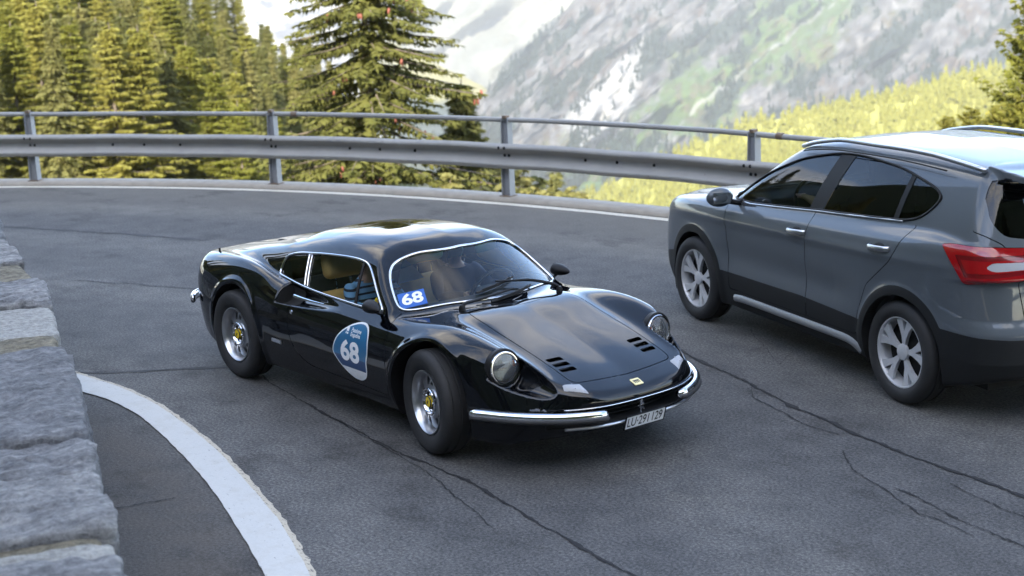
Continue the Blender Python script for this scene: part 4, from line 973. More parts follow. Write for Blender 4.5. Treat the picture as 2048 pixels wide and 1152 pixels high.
    part('screen_number', o + nn*.0015 + V[:, :1]*cu_ + V[:, 1:2]*cv_, Fc, MAT['white_print'], cd_, False)
    # ---- mirrors
    for sy in (-1, 1):
        c = np.array([-.60, .760, .792]); Mr = rotm(0, 0, sy*.15)
        b_ = MB(); prof = [(.001, -.115), (.018, -.105), (.036, -.075), (.050, -.035), (.058, .01), (.059, .045), (.054, .062)]
        b_.lathe([(r, -h) for r, h in prof], 24, 'x'); b_.V = [tuple(np.array([v[0], v[1]*1.18, v[2]*.92])) for v in b_.V]
        mo = b_.build('mirror', MAT['black_plastic'], car, loc=(c[0], sy*c[1], c[2]), rot=(0, math.radians(4), sy*math.radians(8)), scale=(.74, .74, .74))
        MB().lathe([(.056, -.060), (.001, -.060)], 24, 'x').build('mirror_glass', MAT['chrome'], mo)
        MB().tube([(-.01, -sy*.02, -.03), (-.02, -sy*.06, -.062), (-.02, -sy*.10, -.075)], [.014, .013, .020], 8).build('mirror_stalk', MAT['black_plastic'], mo)
    # ---- wipers lying on the screen
    for (x1, y1), (yb_, zb_), (ym_, zm_), (yt, zt), (ys_, zs_) in (((-.165, .385), (.27, .808), (-.005, .848), (-.17, .820), (.17, .858)), ((-.20, -.365), (-.225, .772), (.07, .800), (-.125, .772), (.26, .800))):
        zp = surf_z(x1, abs(y1)); piv = np.array([x1, y1, zp + .012]); lift = np.array([.022, 0, .034])
        t0, t1 = ws_pt(yb_, zb_) + lift*1.1, ws_pt(ym_, zm_) + lift*.85
        wi = MB().tube(smoothline(resample([piv, piv + np.array([.004, 0, .030]), t0, t1], 14), 1, False), np.linspace(.012, .006, 14), 8).build('wiper', MAT['black_plastic'], car)
        MB().lathe([(.022, 0), (.020, .02), (.012, .034), (.001, .036)], 14, 'z', tuple(piv - [0, 0, .012])).build('wiper_pivot', MAT['black_plastic'], wi)
        bl = [ws_pt(yt + (ys_ - yt)*t_, zt + (zs_ - zt)*t_) + lift*.35 for t_ in np.linspace(0, 1, 9)]
        MB().tube(bl, .008, 6).build('wiper_blade', MAT['rubber'], wi)
        MB().tube([p + lift*.35 for p in bl[1:-1]], .005, 6).build('blade_bridge', MAT['black_plastic'], wi)
    # ---- door handle, lock, side badge, aerial
    for sy in (-1, 1):
        hp_ = np.array([[-1.52, .770, .722], [-1.40, .776, .722], [-1.26, .778, .724], [-1.14, .774, .728]])
        MB().tube(smoothline(resample(hp_, 16), 2, False)*[1, sy, 1], np.linspace(.012, .004, 16), 8).build('door_handle', MAT['chrome'], car)
        ly = surf_y(-1.525, .615); b_ = MB().lathe([(.015, -.004), (.015, .004), (.008, .007), (.001, .005)], 16, 'y'); b_.V = [(v[0]-1.525, sy*(v[1]+ly), v[2]+.615) for v in b_.V]; b_.build('door_lock', MAT['chrome'], car)
        by = surf_y(-1.70, .392); b_ = MB().box((-1.705, sy*(by+.002), .392), (.125, .005, .026)).build('wing_badge', MAT['satin_metal'], car, smooth=False)
        part_ = MB().box((-1.705, sy*(by+.0045), .392), (.105, .002, .008)).build('badge_lettering', MAT['grey_print'], b_, smooth=False)
    MB().tube([(-2.86, -.60, .80), (-2.865, -.60, .845)], [.012, .007], 8).build('aerial_base', MAT['black_plastic'], car)
    # ---- interior
    def rbox(c, d, name, mat, par=car, rot=None, bev=.03):
        b_ = bmesh.new(); bmesh.ops.create_cube(b_, size=1); bmesh.ops.scale(b_, vec=d, verts=b_.verts)
        bmesh.ops.bevel(b_, geom=b_.edges[:], offset=bev, segments=3, profile=.5, affect='EDGES')
        me = bpy.data.meshes.new(name); b_.to_mesh(me); b_.free(); me.materials.append(MAT[mat]); me.polygons.foreach_set('use_smooth', np.ones(len(me.polygons), bool))
        return link(name, me, par, loc=c, rot=rot)
    for sy in (-1, 1):
        se = rbox((-1.16, sy*.34, .27), (.56, .48, .16), 'seat', 'tan_leather', rot=(0, -.15, 0), bev=.06)
        rbox((-1.50, sy*.34, .46), (.15, .47, .50), 'seat_back', 'tan_leather', rot=(0, -.35, 0), bev=.06).parent = car
        hr = rbox((-1.60, sy*.34, .865), (.115, .29, .185), 'headrest', 'tan_leather', rot=(0, -.22, 0), bev=.045)
        for dy in (-.06, .06): MB().tube([(-1.585, sy*.34+dy, .70), (-1.60, sy*.34+dy, .80)], .007, 6).build('headrest_post', MAT['chrome'], car)
    rbox((-.52, 0, .655), (.42, 1.22, .13), 'dashboard', 'dark_cloth', bev=.05); rbox((-.66, .34, .715), (.14, .46, .10), 'instrument_cowl', 'dark_cloth', bev=.04)
    rbox((-1.25, 0, .40), (1.1, .20, .24), 'centre_tunnel', 'dark_cloth', bev=.05)
    rbox((-1.86, 0, .50), (.08, 1.26, .50), 'rear_bulkhead', 'dark_cloth', bev=.03); rbox((-1.1, 0, .26), (1.5, 1.4, .05), 'cabin_floor', 'dark_cloth', bev=.01)
    for sy in (-1, 1): rbox((-1.0, sy*.645, .46), (1.2, .04, .40), 'door_lining', 'dark_cloth', bev=.02)
    t_ = np.linspace(0, 2*math.pi, 40, endpoint=False); wc = np.array([-.82, .345, .665]); wr = rotm(0, math.radians(-68+90), 0)
    stw = MB().tube([wc + wr @ np.array([0, .182*math.cos(u), .182*math.sin(u)]) for u in t_], .013, 8, closed=True).build('steering_wheel', MAT['black_plastic'], car, auto=0)
    sp = MB()
    for u in (math.pi/2*3, math.pi/6, math.pi*5/6): sp.tube([wc + wr @ np.array([.02, 0, 0]), wc + wr @ np.array([0, .18*math.cos(u), .18*math.sin(u)])], .010, 6)
    sp.build('wheel_spokes', MAT['satin_metal'], stw); MB().tube([wc + wr @ np.array([.02, 0, 0]), (-.55, .345, .62)], .022, 8).build('steering_column', MAT['black_plastic'], car)
    rbox((-.835, .0, 1.045), (.03, .20, .055), 'interior_mirror', 'black_plastic', bev=.012)
    # ---- wheels
    def wheel(x, y, zc_, sy, steer):
        w_ = empty('wheel', None, None, parent=None); w_.parent = car; w_.location = (x, y, zc_); w_.rotation_euler = (0, 0, steer)
        for k in ('label', 'category'): 
            if k in w_: del w_[k]
        s = sy
        ty = MB().lathe([(.192, s*.072), (.205, s*.086), (.235, s*.099), (.262, s*.104), (.285, s*.101), (.303, s*.090), (.312, s*.074), (.315, s*.062), (.309, s*.058), (.309, s*.053), (.3155, s*.049), (.3165, s*.012), (.310, s*.009), (.310, s*.003), (.3168, -s*.001), (.3155, -s*.049), (.309, -s*.053), (.309, -s*.058), (.315, -s*.062), (.303, -s*.090), (.27, -s*.102), (.20, -s*.085)], 72, 'y').build('tyre', MAT['rubber'], w_, auto=50)
        rm = MB().lathe([(.182, s*.050), (.195, s*.082), (.194, s*.087), (.188, s*.088), (.182, s*.080), (.176, s*.072), (.170, s*.050), (.166, s*.020), (.164, -.0), (.164, -s*.08), (.19, -s*.085)], 64, 'y').build('rim', MAT['alloy'], w_, auto=50)
        # slotted face: ten openings in pairs between five broad spokes
        na, rs, hs = 90, [.080, .094, .104, .122, .138, .157, .168], [.052, .050, .047, .044, .040, .034, .028]; b_ = MB(); V = []
        for k in range(na):
            a0 = 2*math.pi*k/na
            for r, h in zip(rs, hs): V += [(r*math.cos(a0), s*h, r*math.sin(a0)), (r*math.cos(a0), s*(h - .014), r*math.sin(a0))]
        m_ = len(rs); I = lambda k, i, q: ((k % na)*m_ + i)*2 + q; Fq = []
        hole = lambda k, i: 2 <= i <= 4 and 0 <= k < na and ((k*4) % 72 in (4, 8, 12, 16, 28, 32, 36, 40))
        for k in range(na):
            for i in range(m_-1):
                if hole(k, i): continue
                Fq += [(I(k, i, 0), I(k, i+1, 0), I(k+1, i+1, 0), I(k+1, i, 0)), (I(k, i, 1), I(k+1, i, 1), I(k+1, i+1, 1), I(k, i+1, 1))]
                if hole((k+1) % na, i): Fq.append((I(k+1, i, 0), I(k+1, i+1, 0), I(k+1, i+1, 1), I(k+1, i, 1)))
                if hole((k-1) % na, i): Fq.append((I(k, i, 0), I(k, i, 1), I(k, i+1, 1), I(k, i+1, 0)))
                if i == 1 and hole(k, 2): Fq.append((I(k, 2, 0), I(k, 2, 1), I(k+1, 2, 1), I(k+1, 2, 0)))
                if i == 5 and hole(k, 4): Fq.append((I(k, 5, 0), I(k+1, 5, 0), I(k+1, 5, 1), I(k, 5, 1)))
        b_.add(V, Fq); b_.build('wheel_face', MAT['alloy'], rm, auto=30)
        MB().lathe([(.163, -s*.010), (.06, -s*.006), (.001, -s*.006)], 48, 'y').build('brake_shadow', MAT['alloy_dark'], w_)  # dark disc standing in for the shade behind the slots
        hb = MB().lathe([(.086, s*.046), (.086, s*.066), (.082, s*.070), (.072, s*.070), (.068, s*.058), (.062, s*.052)], 40, 'y').build('hub_ring', MAT['chrome'], w_)
        MB().lathe([(.070, s*.052), (.030, s*.052), (.001, s*.052)], 30, 'y').build('hub_face', MAT['black_plastic'], hb)
        for k in range(5):
            a0 = 2*math.pi*k/5; MB().ball((.050*math.cos(a0), s*.056, .050*math.sin(a0)), (.010, .012, .010), 8, 6).build('wheel_nut', MAT['chrome'], hb)
        cp = MB().lathe([(.034, s*.050), (.034, s*.066), (.031, s*.071), (.001, s*.073)], 24, 'y').build('centre_cap', MAT['yellow'], w_)
        b_ = MB()
        for r_ in (.029,): b_.lathe([(.0345, s*.065), (.036, s*.068), (.0325, s*.072)], 24, 'y')
        b_.build('cap_rim', MAT['ink'], cp); MB().box((0, s*.0735, 0), (.010, .001, .022), rotm(0, .5, 0)).box((.006, s*.0735, .006), (.012, .001, .004), rotm(0, -.5, 0)).build('cap_emblem', MAT['ink'], cp, smooth=False)
        return w_
    st_ = math.radians(-10.3)
    wheel(0, -.7125, .3165, -1, st_); wheel(0, .7125, .3165, 1, st_); wheel(-2.34, -.7125, .3165, -1, 0); wheel(-2.34, .7125, .3165, 1, 0)
    return car
# ---------------------------------------------------------------- the grey crossover (its own frame: front axle x=0, forward +x, left +y)
def build_crossover():
    C = Curve
    car = empty('crossover_car', 'grey five-door crossover with silver roof rails and red tail lamp', 'car')
    ya = math.radians(164.17); ca, sa = math.cos(ya), math.sin(ya)
    car.rotation_euler = (0, 0, ya); car.location = (-1.209 + .83*sa, 2.7035 - .83*ca, 0)
    # lower body
    zc = C([(-3.7,.95),(-3.3,1.0),(-2.8,1.08),(-.9,1.06),(-.55,1.075),(-.2,1.045),(.2,1.0),(.5,.955),(.70,.90),(.80,.83),(.9,.70),(1.1,.5)], .04)
    zs = C([(-3.7,.95),(-3.3,1.06),(-2.8,1.13),(-2.3,1.105),(-1.6,1.075),(-.9,1.04),(-.5,1.035),(-.2,1.015),(.2,.97),(.5,.92),(.68,.86),(.78,.79),(.9,.66),(1.1,.5)], .05)
    zo = C([(-3.7,.85),(-3.3,1.0),(-2.8,1.06),(-2.3,1.04),(-1.6,1.0),(-.9,.96),(-.4,.94),(.1,.91),(.5,.84),(.75,.74),(1.1,.5)], .05)
    H = Sheet(-3.8, 1.2, 1.1, [(0., zc), (.45, lambda X: zc(X) + .0), (.62, lambda X: zc(X)*.45 + zs(X)*.55 - .004), (.74, zs), (.92, zo)], .03, .03)
    wm = C([(-3.7,.78),(-3.4,.82),(-3.1,.855),(-2.7,.882),(-2.2,.882),(-1.4,.876),(-.7,.876),(-.2,.884),(.2,.882),(.5,.855),(.8,.80),(1.1,.72)], .08)
    xn = C([(-.1,.875),(0,.875),(.3,.862),(.5,.82),(.62,.765),(.72,.68),(.79,.57),(.84,.43),(.88,.2),(.95,-.3)], .02)
    xt = C([(-.1,-3.40),(0,-3.40),(.4,-3.385),(.6,-3.345),(.72,-3.28),(.80,-3.18),(.85,-3.05),(.89,-2.85),(.95,-2.4)], .02)
    def body(x, a, z):
        top = (z - H(x, a))*.95
        t = np.clip(z - .90, 0, 1); u = np.clip(.50 - z, 0, 1); v = np.exp(-((z - .62)/.10)**2)*.016*np.clip((x+2.2)/.3, 0, 1)*np.clip((-.3 - x)/.3, 0, 1)
        cr = np.exp(-((z - (.905 - .035*(x + 1.4)))/.035)**2)*.010
        w = wm(x) - v + cr - .9*t*t - .55*u*u
        sd = a - w
        for cx in (-.02, -2.62):
            rr = np.hypot(x - cx, z - .335); sd = sd - .014*(1/(1 + np.exp((rr - .435)/.012)))
        ns = (x - xn(a) + np.abs(z - .55)**2*.55 + np.clip(.35 - z, 0, 1)*.4)/np.sqrt(1 + ((xn(a+.01) - xn(a-.01))/.02)**2)
        tail = xt(a) + np.clip(.40 - z, 0, 1)*.35 + np.clip(z - .62, 0, 1)*.14 - .035*np.clip((.66 - z)/.08, 0, 1)
        ts = (tail - x)/np.sqrt(1 + ((xt(a+.01) - xt(a-.01))/.02)**2)
        f = smax(top, sd, .06); f = smax(f, ns, .09); f = smax(f, ts, .07)
        zb = .205 + .04*np.clip((x - .3)/.4, 0, 1) + .09*np.clip((-3.0 - x)/.35, 0, 1)
        return smax(f, zb - z, .04)
    r0 = C([(-3.5,1.50),(-3.2,1.530),(-2.8,1.563),(-2.2,1.585),(-1.7,1.580),(-1.3,1.545),(-1.05,1.49),(-.7,1.36),(0,1.1)], .03)
    RF = Sheet(-3.8, .5, 1.0, [(0., r0), (.40, lambda X: r0(X) - .012), (.60, lambda X: r0(X) - .042), (.72, lambda X: r0(X) - .12), (.95, lambda X: r0(X) - .40)], .01, .02)
    yb = C([(-3.5,.74),(-3.1,.775),(-2.6,.80),(-2,.815),(-1.2,.815),(-.6,.79),(0,.74)], .1)
    def g_side(x, a, z): t = z - 1.05; return (a - (yb(x) - .26*t - .42*t*t))*.93
    def g_ws(x, a, z): return (x - (-.32 - (z - 1.04)*1.62 - .35*a*a*a))*.52
    def g_top(x, a, z): return (z - RF(x, a))*.97
    def g_rear(x, a, z): return ((-3.33 + (z - 1.10)*.42 + .30*np.clip(a-.1, 0, 1)**2) - x)*.9
    def green(x, a, z):
        f = smax(g_side(x, a, z), g_top(x, a, z), .07); f = smax(f, g_ws(x, a, z), .05); f = smax(f, g_rear(x, a, z), .10)
        sp = np.maximum(np.abs(z - (r0(x) - .03)) - .025, np.maximum(-3.36 - x, np.maximum(a - .53, x + 3.0)))     # roof spoiler
        return smax(smin(f, sp, .05), .9 - z, .02)
    def F(P):
        x, a, z = P[:, 0], np.abs(P[:, 1]), P[:, 2]
        return smin(body(x, a, z), green(x, a, z), .04)
    M = surface(F, (-3.6, 0, .15), (1.05, .98, 1.66), .0125)
    xyz = lambda P: (P[:, 0], np.abs(P[:, 1]), P[:, 2])
    def arch(P):
        x, a, z = xyz(P); f = np.full(len(P), 9.)
        for cx in (-.02, -2.62): f = np.minimum(f, np.hypot(x - cx, np.minimum(z - .335, 0)*.6 + np.maximum(z - .335, 0)) - .378)
        return np.maximum(f, .5 - a)
    cut, M = split(M, arch)
    for lp, cl in loops(M)[:6]:
        P = M[0][lp]
        if len(P) < 20 or np.abs(P[:, 1]).max() < .5: continue
        n = len(P); Q = P.copy(); Q[:, 1] *= (1 - .10/np.maximum(np.abs(P[:, 1]), .3))
        MB().add(np.concatenate([P, Q]), [(i, (i+1) % n, n+(i+1) % n, n+i) for i in range(n if cl else n-1)]).build('arch_flange', MAT['liner'], car)
    for sy in (-1, 1):
        for cx in (-.02, -2.62):
            t = np.linspace(-.4, math.pi+.4, 24); V = []
            for yy in (.84, .5): V += [(cx + .385*math.cos(u), sy*yy, .335 + .385*math.sin(u)) for u in t]
            b_ = MB().add(V, [(i, i+1, 25+i, 24+i) for i in range(23)]); b_.add([(cx + .385*math.cos(u), sy*.5, .335 + .385*math.sin(u)) for u in t], [tuple(range(24))]); b_.build('wheel_well', MAT['liner'], car)
    inset = lambda G, d: (G[0] - G[1]*d, G[1], G[2])
    A = lambda P: np.abs(P[:, 1])
    # glass
    def reg_ws(P):
        x, a, z = xyz(P); f = smax(g_side(x, a, z) + .055, g_top(x, a, z) + .05, .06); f = smax(f, .05 - body(x, a, z), .05)
        return np.maximum(f, -(g_ws(x, a, z) + .03))
    wp = polysdf(roundpoly([(-.46, 1.035), (-.62, 1.13), (-.86, 1.265), (-1.22, 1.412), (-1.62, 1.487), (-1.90, 1.492), (-2.31, 1.463), (-2.68, 1.385), (-2.79, 1.335), (-2.66, 1.20), (-2.52, 1.165), (-1.97, 1.128), (-1.63, 1.108), (-.76, 1.038)], [.02, .05, .08, .12, .1, .1, .1, .06, .05, .06, .04, .04, .04, .03]))
    side_f = lambda P: np.where(g_side(*xyz(P)) > -.03, wp(P[:, 0], P[:, 2]), 5.)
    rp = polysdf(roundpoly([(.60, 1.155), (.655, 1.24), (.615, 1.455), (.5, 1.485), (-.5, 1.485), (-.615, 1.455), (-.655, 1.24), (-.60, 1.155), (-.3, 1.11), (.3, 1.11)], [.06, .05, .06, .1, .1, .06, .05, .06, .1, .1]))
    rear_f = lambda P: np.where((P[:, 0] < -2.9) & (g_rear(*xyz(P)) > -.035) & (g_side(*xyz(P)) < .05), rp(P[:, 1], P[:, 2]), 5.)
    ws, M = split(M, reg_ws); mpart('windscreen', inset(ws, .004), MAT['glass_suv'], car)
    rw, M = split(M, rear_f); mpart('rear_window', inset(rw, .006), MAT['glass_privacy'], car)
    sw, M = split(M, side_f)
    # shut lines
    dl = [lambda P: polysdf(roundpoly([(-.545, .36), (-.53, .60), (-.50, .90), (-.47, 1.02), (-.46, 1.60), (-1.60, 1.60), (-1.585, 1.1), (-1.555, .8), (-1.575, .36)], .02))(P[:, 0], P[:, 2]),
          lambda P: polysdf(roundpoly([(-1.575, .36), (-1.555, .8), (-1.585, 1.1), (-1.60, 1.60), (-2.60, 1.60), (-2.66, 1.20), (-2.53, .93), (-2.27, .72), (-2.18, .50), (-2.17, .36)], .04))(P[:, 0], P[:, 2])]
    isb = lambda P: np.where((A(P) > .55) & (body(*xyz(P)) < .03), 0, 5.)
    doors = []
    clad_top = lambda x: .485 + .0*x
    # plastic cladding round the arches and along the sills
    def cladf(P):
        x, a, z = xyz(P); f = z - np.interp(x, [-3.6, -3.3, -3.0, -2.3, -1.5, -.5, .4, .6, 1.0], [.54, .56, .575, .47, .495, .485, .50, .46, .42])
        for cx in (-.02, -2.62): f = np.minimum(f, np.hypot(x - cx, z - .335) - .437)
        return f
    def split_clad(m, pname, cname, par):
        c_, p_ = split(m, cladf); o = None
        if len(p_[2]): o = mpart(pname, p_, MAT['grey_paint'], par)
        if len(c_[2]): mpart(cname, c_, MAT['cladding'], o or par)
        return o
    for k, d in enumerate(dl):
        f = lambda P: np.maximum(np.where(isb(P) > 0, 5., d(P)), -9)
        g_, M = gap(M, f, .003); doors.append(g_)
    hoodf = lambda P: np.where((P[:, 2] > .78) & (body(*xyz(P)) < .02), polysdf(roundpoly([(.80, -.45), (.72, -.60), (.3, -.70), (-.42, -.72), (-.36, 0), (-.42, .72), (.3, .70), (.72, .60), (.80, .45)], .04))(P[:, 0], P[:, 1]), 5.)
    hood, M = gap(M, hoodf, .003); mpart('bonnet', hood, MAT['grey_paint'], car)
    # tail lamps wrap the rear corners
    tl = polysdf(roundpoly([(.90, 1.075), (.50, 1.075), (.44, 1.03), (.47, .93), (.66, .905), (.80, .885), (.88, .97)], [.01, .02, .02, .03, .03, .03, .05]))
    def lampf(P):
        x, a, z = xyz(P); s = np.where(a > .80, .80 + (a - .80)*.5 + np.clip(-3.02 - x, -1, 0)*-.0, a)
        # unroll the corner: distance along the surface from the tail towards the flank
        q = np.clip(x + 3.26, 0, 1)
        f = polysdf(roundpoly([(-.42, 1.050), (-.42, .915), (-.20, .900), (.10, .872), (.18, .955), (.31, 1.090), (.22, 1.10), (-.1, 1.10), (-.36, 1.085)], [.02, .03, .03, .03, .03, .02, .02, .03, .02]))(q*1.0 - np.clip(.83 - a, 0, 1)*.92, z)
        return np.where(x < -2.85, f, 5.)
    lamp, M = gap(M, lampf, .002)
    hatch = polysdf(roundpoly([(.69, 1.56), (.76, 1.20), (.60, 1.10), (.56, .90), (.52, .60), (-.52, .60), (-.56, .90), (-.60, 1.10), (-.76, 1.20), (-.69, 1.56)], .04))
    htf = lambda P: np.where((P[:, 0] < -3.0) & (g_top(*xyz(P)) < -.03) & ((g_rear(*xyz(P)) > -.06) | (P[:, 2] < 1.1)), hatch(P[:, 1], P[:, 2]), 5.)
    ht, M = gap(M, htf, .003); mpart('tailgate', ht, MAT['grey_paint'], car)
    split_clad(M, 'body_shell', 'lower_cladding', car)
    for k in (0, 1):
        for sy in (1, -1):
            o = split_clad(keep(doors[k], doors[k][0][:, 1]*sy > 0), 'front_door' if k == 0 else 'rear_door', 'door_cladding', car)
            hx, hz = ((-1.46, .945), (-2.40, .985))[k]
            yy = np.linspace(1.0, .5, 400); y_ = yy[np.argmax(F(np.stack([np.full(400, hx), yy, np.full(400, hz)], 1)) < 0)]
            P = np.array([[hx+.10, y_-.005, hz-.006], [hx+.085, y_+.028, hz-.004], [hx, y_+.038, hz], [hx-.085, y_+.030, hz+.004], [hx-.105, y_-.005, hz+.004]])*[1, sy, 1]
            MB().tube(smoothline(resample(P, 14), 1, False), .011, prof=[(p[0]*.9, p[1]*1.7) for p in [(math.cos(t), math.sin(t)) for t in np.linspace(0, 6.28, 9)[:-1]]]).build('door_handle', MAT['satin_metal'], o, auto=0)
            MB().ball((hx, sy*(y_-.012), hz), (.075, .016, .032), 16, 8).build('handle_cup', MAT['cladding'], o)
    for sy in (1, -1):
        g = keep(sw, sw[0][:, 1]*sy > 0)
        f1, r1 = split(g, lambda P: -(P[:, 0] - (-1.50 - .33*(P[:, 2] - 1.1))))
        bp, r2 = split(r1, lambda P: -(P[:, 0] - (-1.66 - .33*(P[:, 2] - 1.1))))
        f2, r3 = split(r2, lambda P: -(P[:, 0] - (-2.40 - .05*(P[:, 2] - 1.1))))
        cp, qv = split(r3, lambda P: -(P[:, 0] - (-2.445 - .05*(P[:, 2] - 1.1))))
        mpart('front_window', inset(f1, .004), MAT['glass_suv'], car); mpart('centre_pillar', bp, MAT['black_plastic'], car)
        mpart('rear_side_window', inset(f2, .004), MAT['glass_privacy'], car); mpart('pillar_trim', cp, MAT['black_plastic'], car); mpart('quarter_window', inset(qv, .004), MAT['glass_privacy'], car)
        lp, cl = loops(g)[0]; MB().tube(smoothline(resample(g[0][lp] + g[1][lp]*.001, 160, True), 3, True), .009, 6, closed=True).build('window_seal', MAT['black_plastic'], car, auto=0)
        st = np.array([(x_, np.interp(x_, [-2.5, -1.97, -1.63, -.76], [1.158, 1.122, 1.100, 1.030])) for x_ in np.linspace(-2.50, -.62, 30)])
        P = []
        for x_, z_ in st:
            aa = np.linspace(1., .5, 500); y_ = aa[np.argmax(F(np.stack([np.full(500, x_), aa, np.full(500, z_)], 1)) < 0)]; P.append((x_, sy*(y_ + .003), z_))
        MB().tube(P, .008, 6).build('window_sill_trim', MAT['satin_metal'], car, auto=0)
        # tail lamp
        L = keep(lamp, lamp[0][:, 1]*sy > 0); core = lambda P: polysdf(roundpoly([(-.36, 1.005), (-.36, .968), (-.12, .960), (-.07, .985), (-.12, 1.012)], .02))(np.clip(P[:, 0] + 3.26, 0, 1) - np.clip(.83 - A(P), 0, 1)*.92, P[:, 2])
        ci, L = split(L, core)
        dk, L = split(L, lambda P: np.abs(polysdf([(-.38, 1.065), (-.40, .93), (-.1, .905), (.1, .90), (.22, 1.06)])(np.clip(P[:, 0] + 3.26, 0, 1) - np.clip(.83 - A(P), 0, 1)*.92, P[:, 2]) + .03) - .012)
        lo = mpart('tail_lamp', (L[0] + L[1]*.004, L[1], L[2]), MAT['red_lens'], car); mpart('lamp_band', dk, MAT['dark_red'], lo); mpart('reversing_lens', (ci[0] + ci[1]*.003, ci[1], ci[2]), MAT['lens_pale'], lo)
        # roof rail
        xs = np.linspace(-1.10, -3.02, 30); P = []
        for i, x_ in enumerate(xs):
            h = .022*min(1, 4*min(i, 29-i)/29 + .05); y_ = np.interp(x_, [-3.02, -2, -1.1], [.575, .60, .585]); P.append((x_, sy*y_, float(RF(np.array([x_]), np.array([y_]))[0]) + h + .012))
        MB().tube(P, .018, prof=[(p[0]*1.0, p[1]*.9) for p in [(math.cos(t), math.sin(t)) for t in np.linspace(0, 6.28, 11)[:-1]]]).build('roof_rail', MAT['satin_metal'], car, auto=0)
        # door gutter line
        P = [(x_, sy*(.655 - .01*abs(x_+1.6)), float(RF(np.array([x_]), np.array([.655]))[0]) + .002) for x_ in np.linspace(-1.2, -2.75, 24)]
        MB().tube(P, .005, 6).build('roof_gutter', MAT['black_plastic'], car, auto=0)
        # silver sill guard
        P = [(-.62, .862, .300), (-.70, .868, .312), (-1.2, .868, .312), (-1.8, .868, .312), (-2.10, .866, .310), (-2.17, .862, .285), (-2.20, .845, .25)]
        P = np.array(P)*[1, sy, 1]; MB().tube(smoothline(resample(P, 30), 2, False), .03, prof=[(.25, .85), (.55, .4), (.55, -.4), (.25, -.85), (-.6, -.85), (-.6, .85)]).build('sill_guard', MAT['sill_silver'], car, auto=40)
        # mirror
        b_ = MB().ball((0, 0, 0), (.055, .105, .072), 18, 12); mo = b_.build('mirror', MAT['grey_paint'], car, loc=(-.60, sy*.985, 1.075), rot=(0, 0, sy*-.15))
        MB().box((-.044, 0, 0), (.012, .135, .082)).build('mirror_glass', MAT['chrome'], mo); MB().tube([(0, -sy*.06, -.03), (.0, -sy*.14, -.05), (0.02, -sy*.19, -.05)], [.022, .02, .03], 8).build('mirror_arm', MAT['black_plastic'], mo)
        # headlamp
        hb = MB(); g2 = []
        for u in np.linspace(0, 1, 8):
            for w2 in np.linspace(0, 1, 6):
                a_ = .50 + .30*u; z_ = .76 + .10*u + (w2-.5)*.12*(1-.25*u); xx = np.linspace(1.0, -.2, 600); x_ = xx[np.argmax(F(np.stack([xx, np.full(600, a_), np.full(600, z_)], 1)) < 0)]
                g2.append((x_ + .006, sy*a_, z_))
        hb.add(g2, [(i*6+j, i*6+j+1, (i+1)*6+j+1, (i+1)*6+j) for i in range(7) for j in range(5)]); hb.build('headlamp', MAT['lens_pale'], car, auto=0)
        rf = np.array([[-3.375, .58, .43], [-3.35, .70, .435]])
        b_ = MB().box((-3.31, sy*.60, .435), (.03, .17, .045), rotm(0, 0, -sy*.35)).build('rear_reflector', MAT['dark_red'], car)
    # silver skid plate under the rear bumper
    V = []
    for y_ in np.linspace(-.66, .66, 21):
        x_ = float(xt(np.array([abs(y_)]))[0]); k = 1 - abs(y_)/.66; V += [(x_ + .075, y_, .30 + .0*k), (x_ + .025, y_, .325 + .055*min(1, k*3)), (x_ + .055, y_, .335 + .075*min(1, k*3))]
    MB().add(V, [(i*3+j, i*3+j+1, i*3+j+4, i*3+j+3) for i in range(20) for j in range(2)]).build('skid_plate', MAT['satin_metal'], car, auto=0)
    MB().ball((-2.92, 0, 1.575), (.05, .022, .03), 14, 8).build('roof_aerial', MAT['black_plastic'], car)
    bx = -3.385; MB().box((-3.365, .36, .745), (.004, .085, .016), rotm(.25, 0, 0)).build('tailgate_sticker', MAT['yellow'], car, smooth=False)
    MB().box((-3.325, .36, .885), (.006, .22, .030), rotm(0, -.14, 0)).build('model_badge', MAT['satin_metal'], car, smooth=False)
    pl = MB().box((-3.36, 0, .80), (.006, .42, .11), rotm(0, -.14, 0)).build('number_plate', MAT['plate_white'], car, smooth=False)
    MB().box((-1.3, 0, .26), (3.8, 1.3, .1)).box((-1.3, 0, .30), (1.5, 1.60, .08)).build('floor_pan', MAT['liner'], car)
    # interior
    def rbox(c, d, name, mat, rot=None, bev=.04):
        b_ = bmesh.new(); bmesh.ops.create_cube(b_, size=1); bmesh.ops.scale(b_, vec=d, verts=b_.verts); bmesh.ops.bevel(b_, geom=b_.edges[:], offset=bev, segments=3, profile=.5, affect='EDGES')
        me = bpy.data.meshes.new(name); b_.to_mesh(me); b_.free(); me.materials.append(MAT[mat]); me.polygons.foreach_set('use_smooth', np.ones(len(me.polygons), bool)); return link(name, me, car, loc=c, rot=rot)
    for sy in (-1, 1):
        rbox((-1.40, sy*.38, .70), (.52, .50, .18), 'seat', 'dark_cloth'); rbox((-1.72, sy*.38, 1.0), (.16, .48, .60), 'seat_back', 'dark_cloth', (0, -.25, 0)); rbox((-1.80, sy*.38, 1.37), (.11, .26, .17), 'headrest', 'dark_cloth', (0, -.15, 0))
        rbox((-2.75, sy*.40, 1.24), (.11, .24, .15), 'headrest', 'dark_cloth')
    rbox((-2.45, 0, .72), (.5, 1.3, .18), 'rear_bench', 'dark_cloth'); rbox((-2.68, 0, .98), (.16, 1.3, .52), 'rear_bench_back', 'dark_cloth', (0, -.2, 0)); rbox((-.62, 0, .98), (.5, 1.42, .18), 'dashboard', 'dark_cloth'); rbox((-1.6, 0, .42), (2.6, 1.45, .06), 'cabin_floor', 'dark_cloth', bev=.01)
    for sy in (-1, 1): rbox((-1.5, sy*.80, .78), (2.0, .05, .50), 'door_lining', 'dark_cloth', bev=.02)
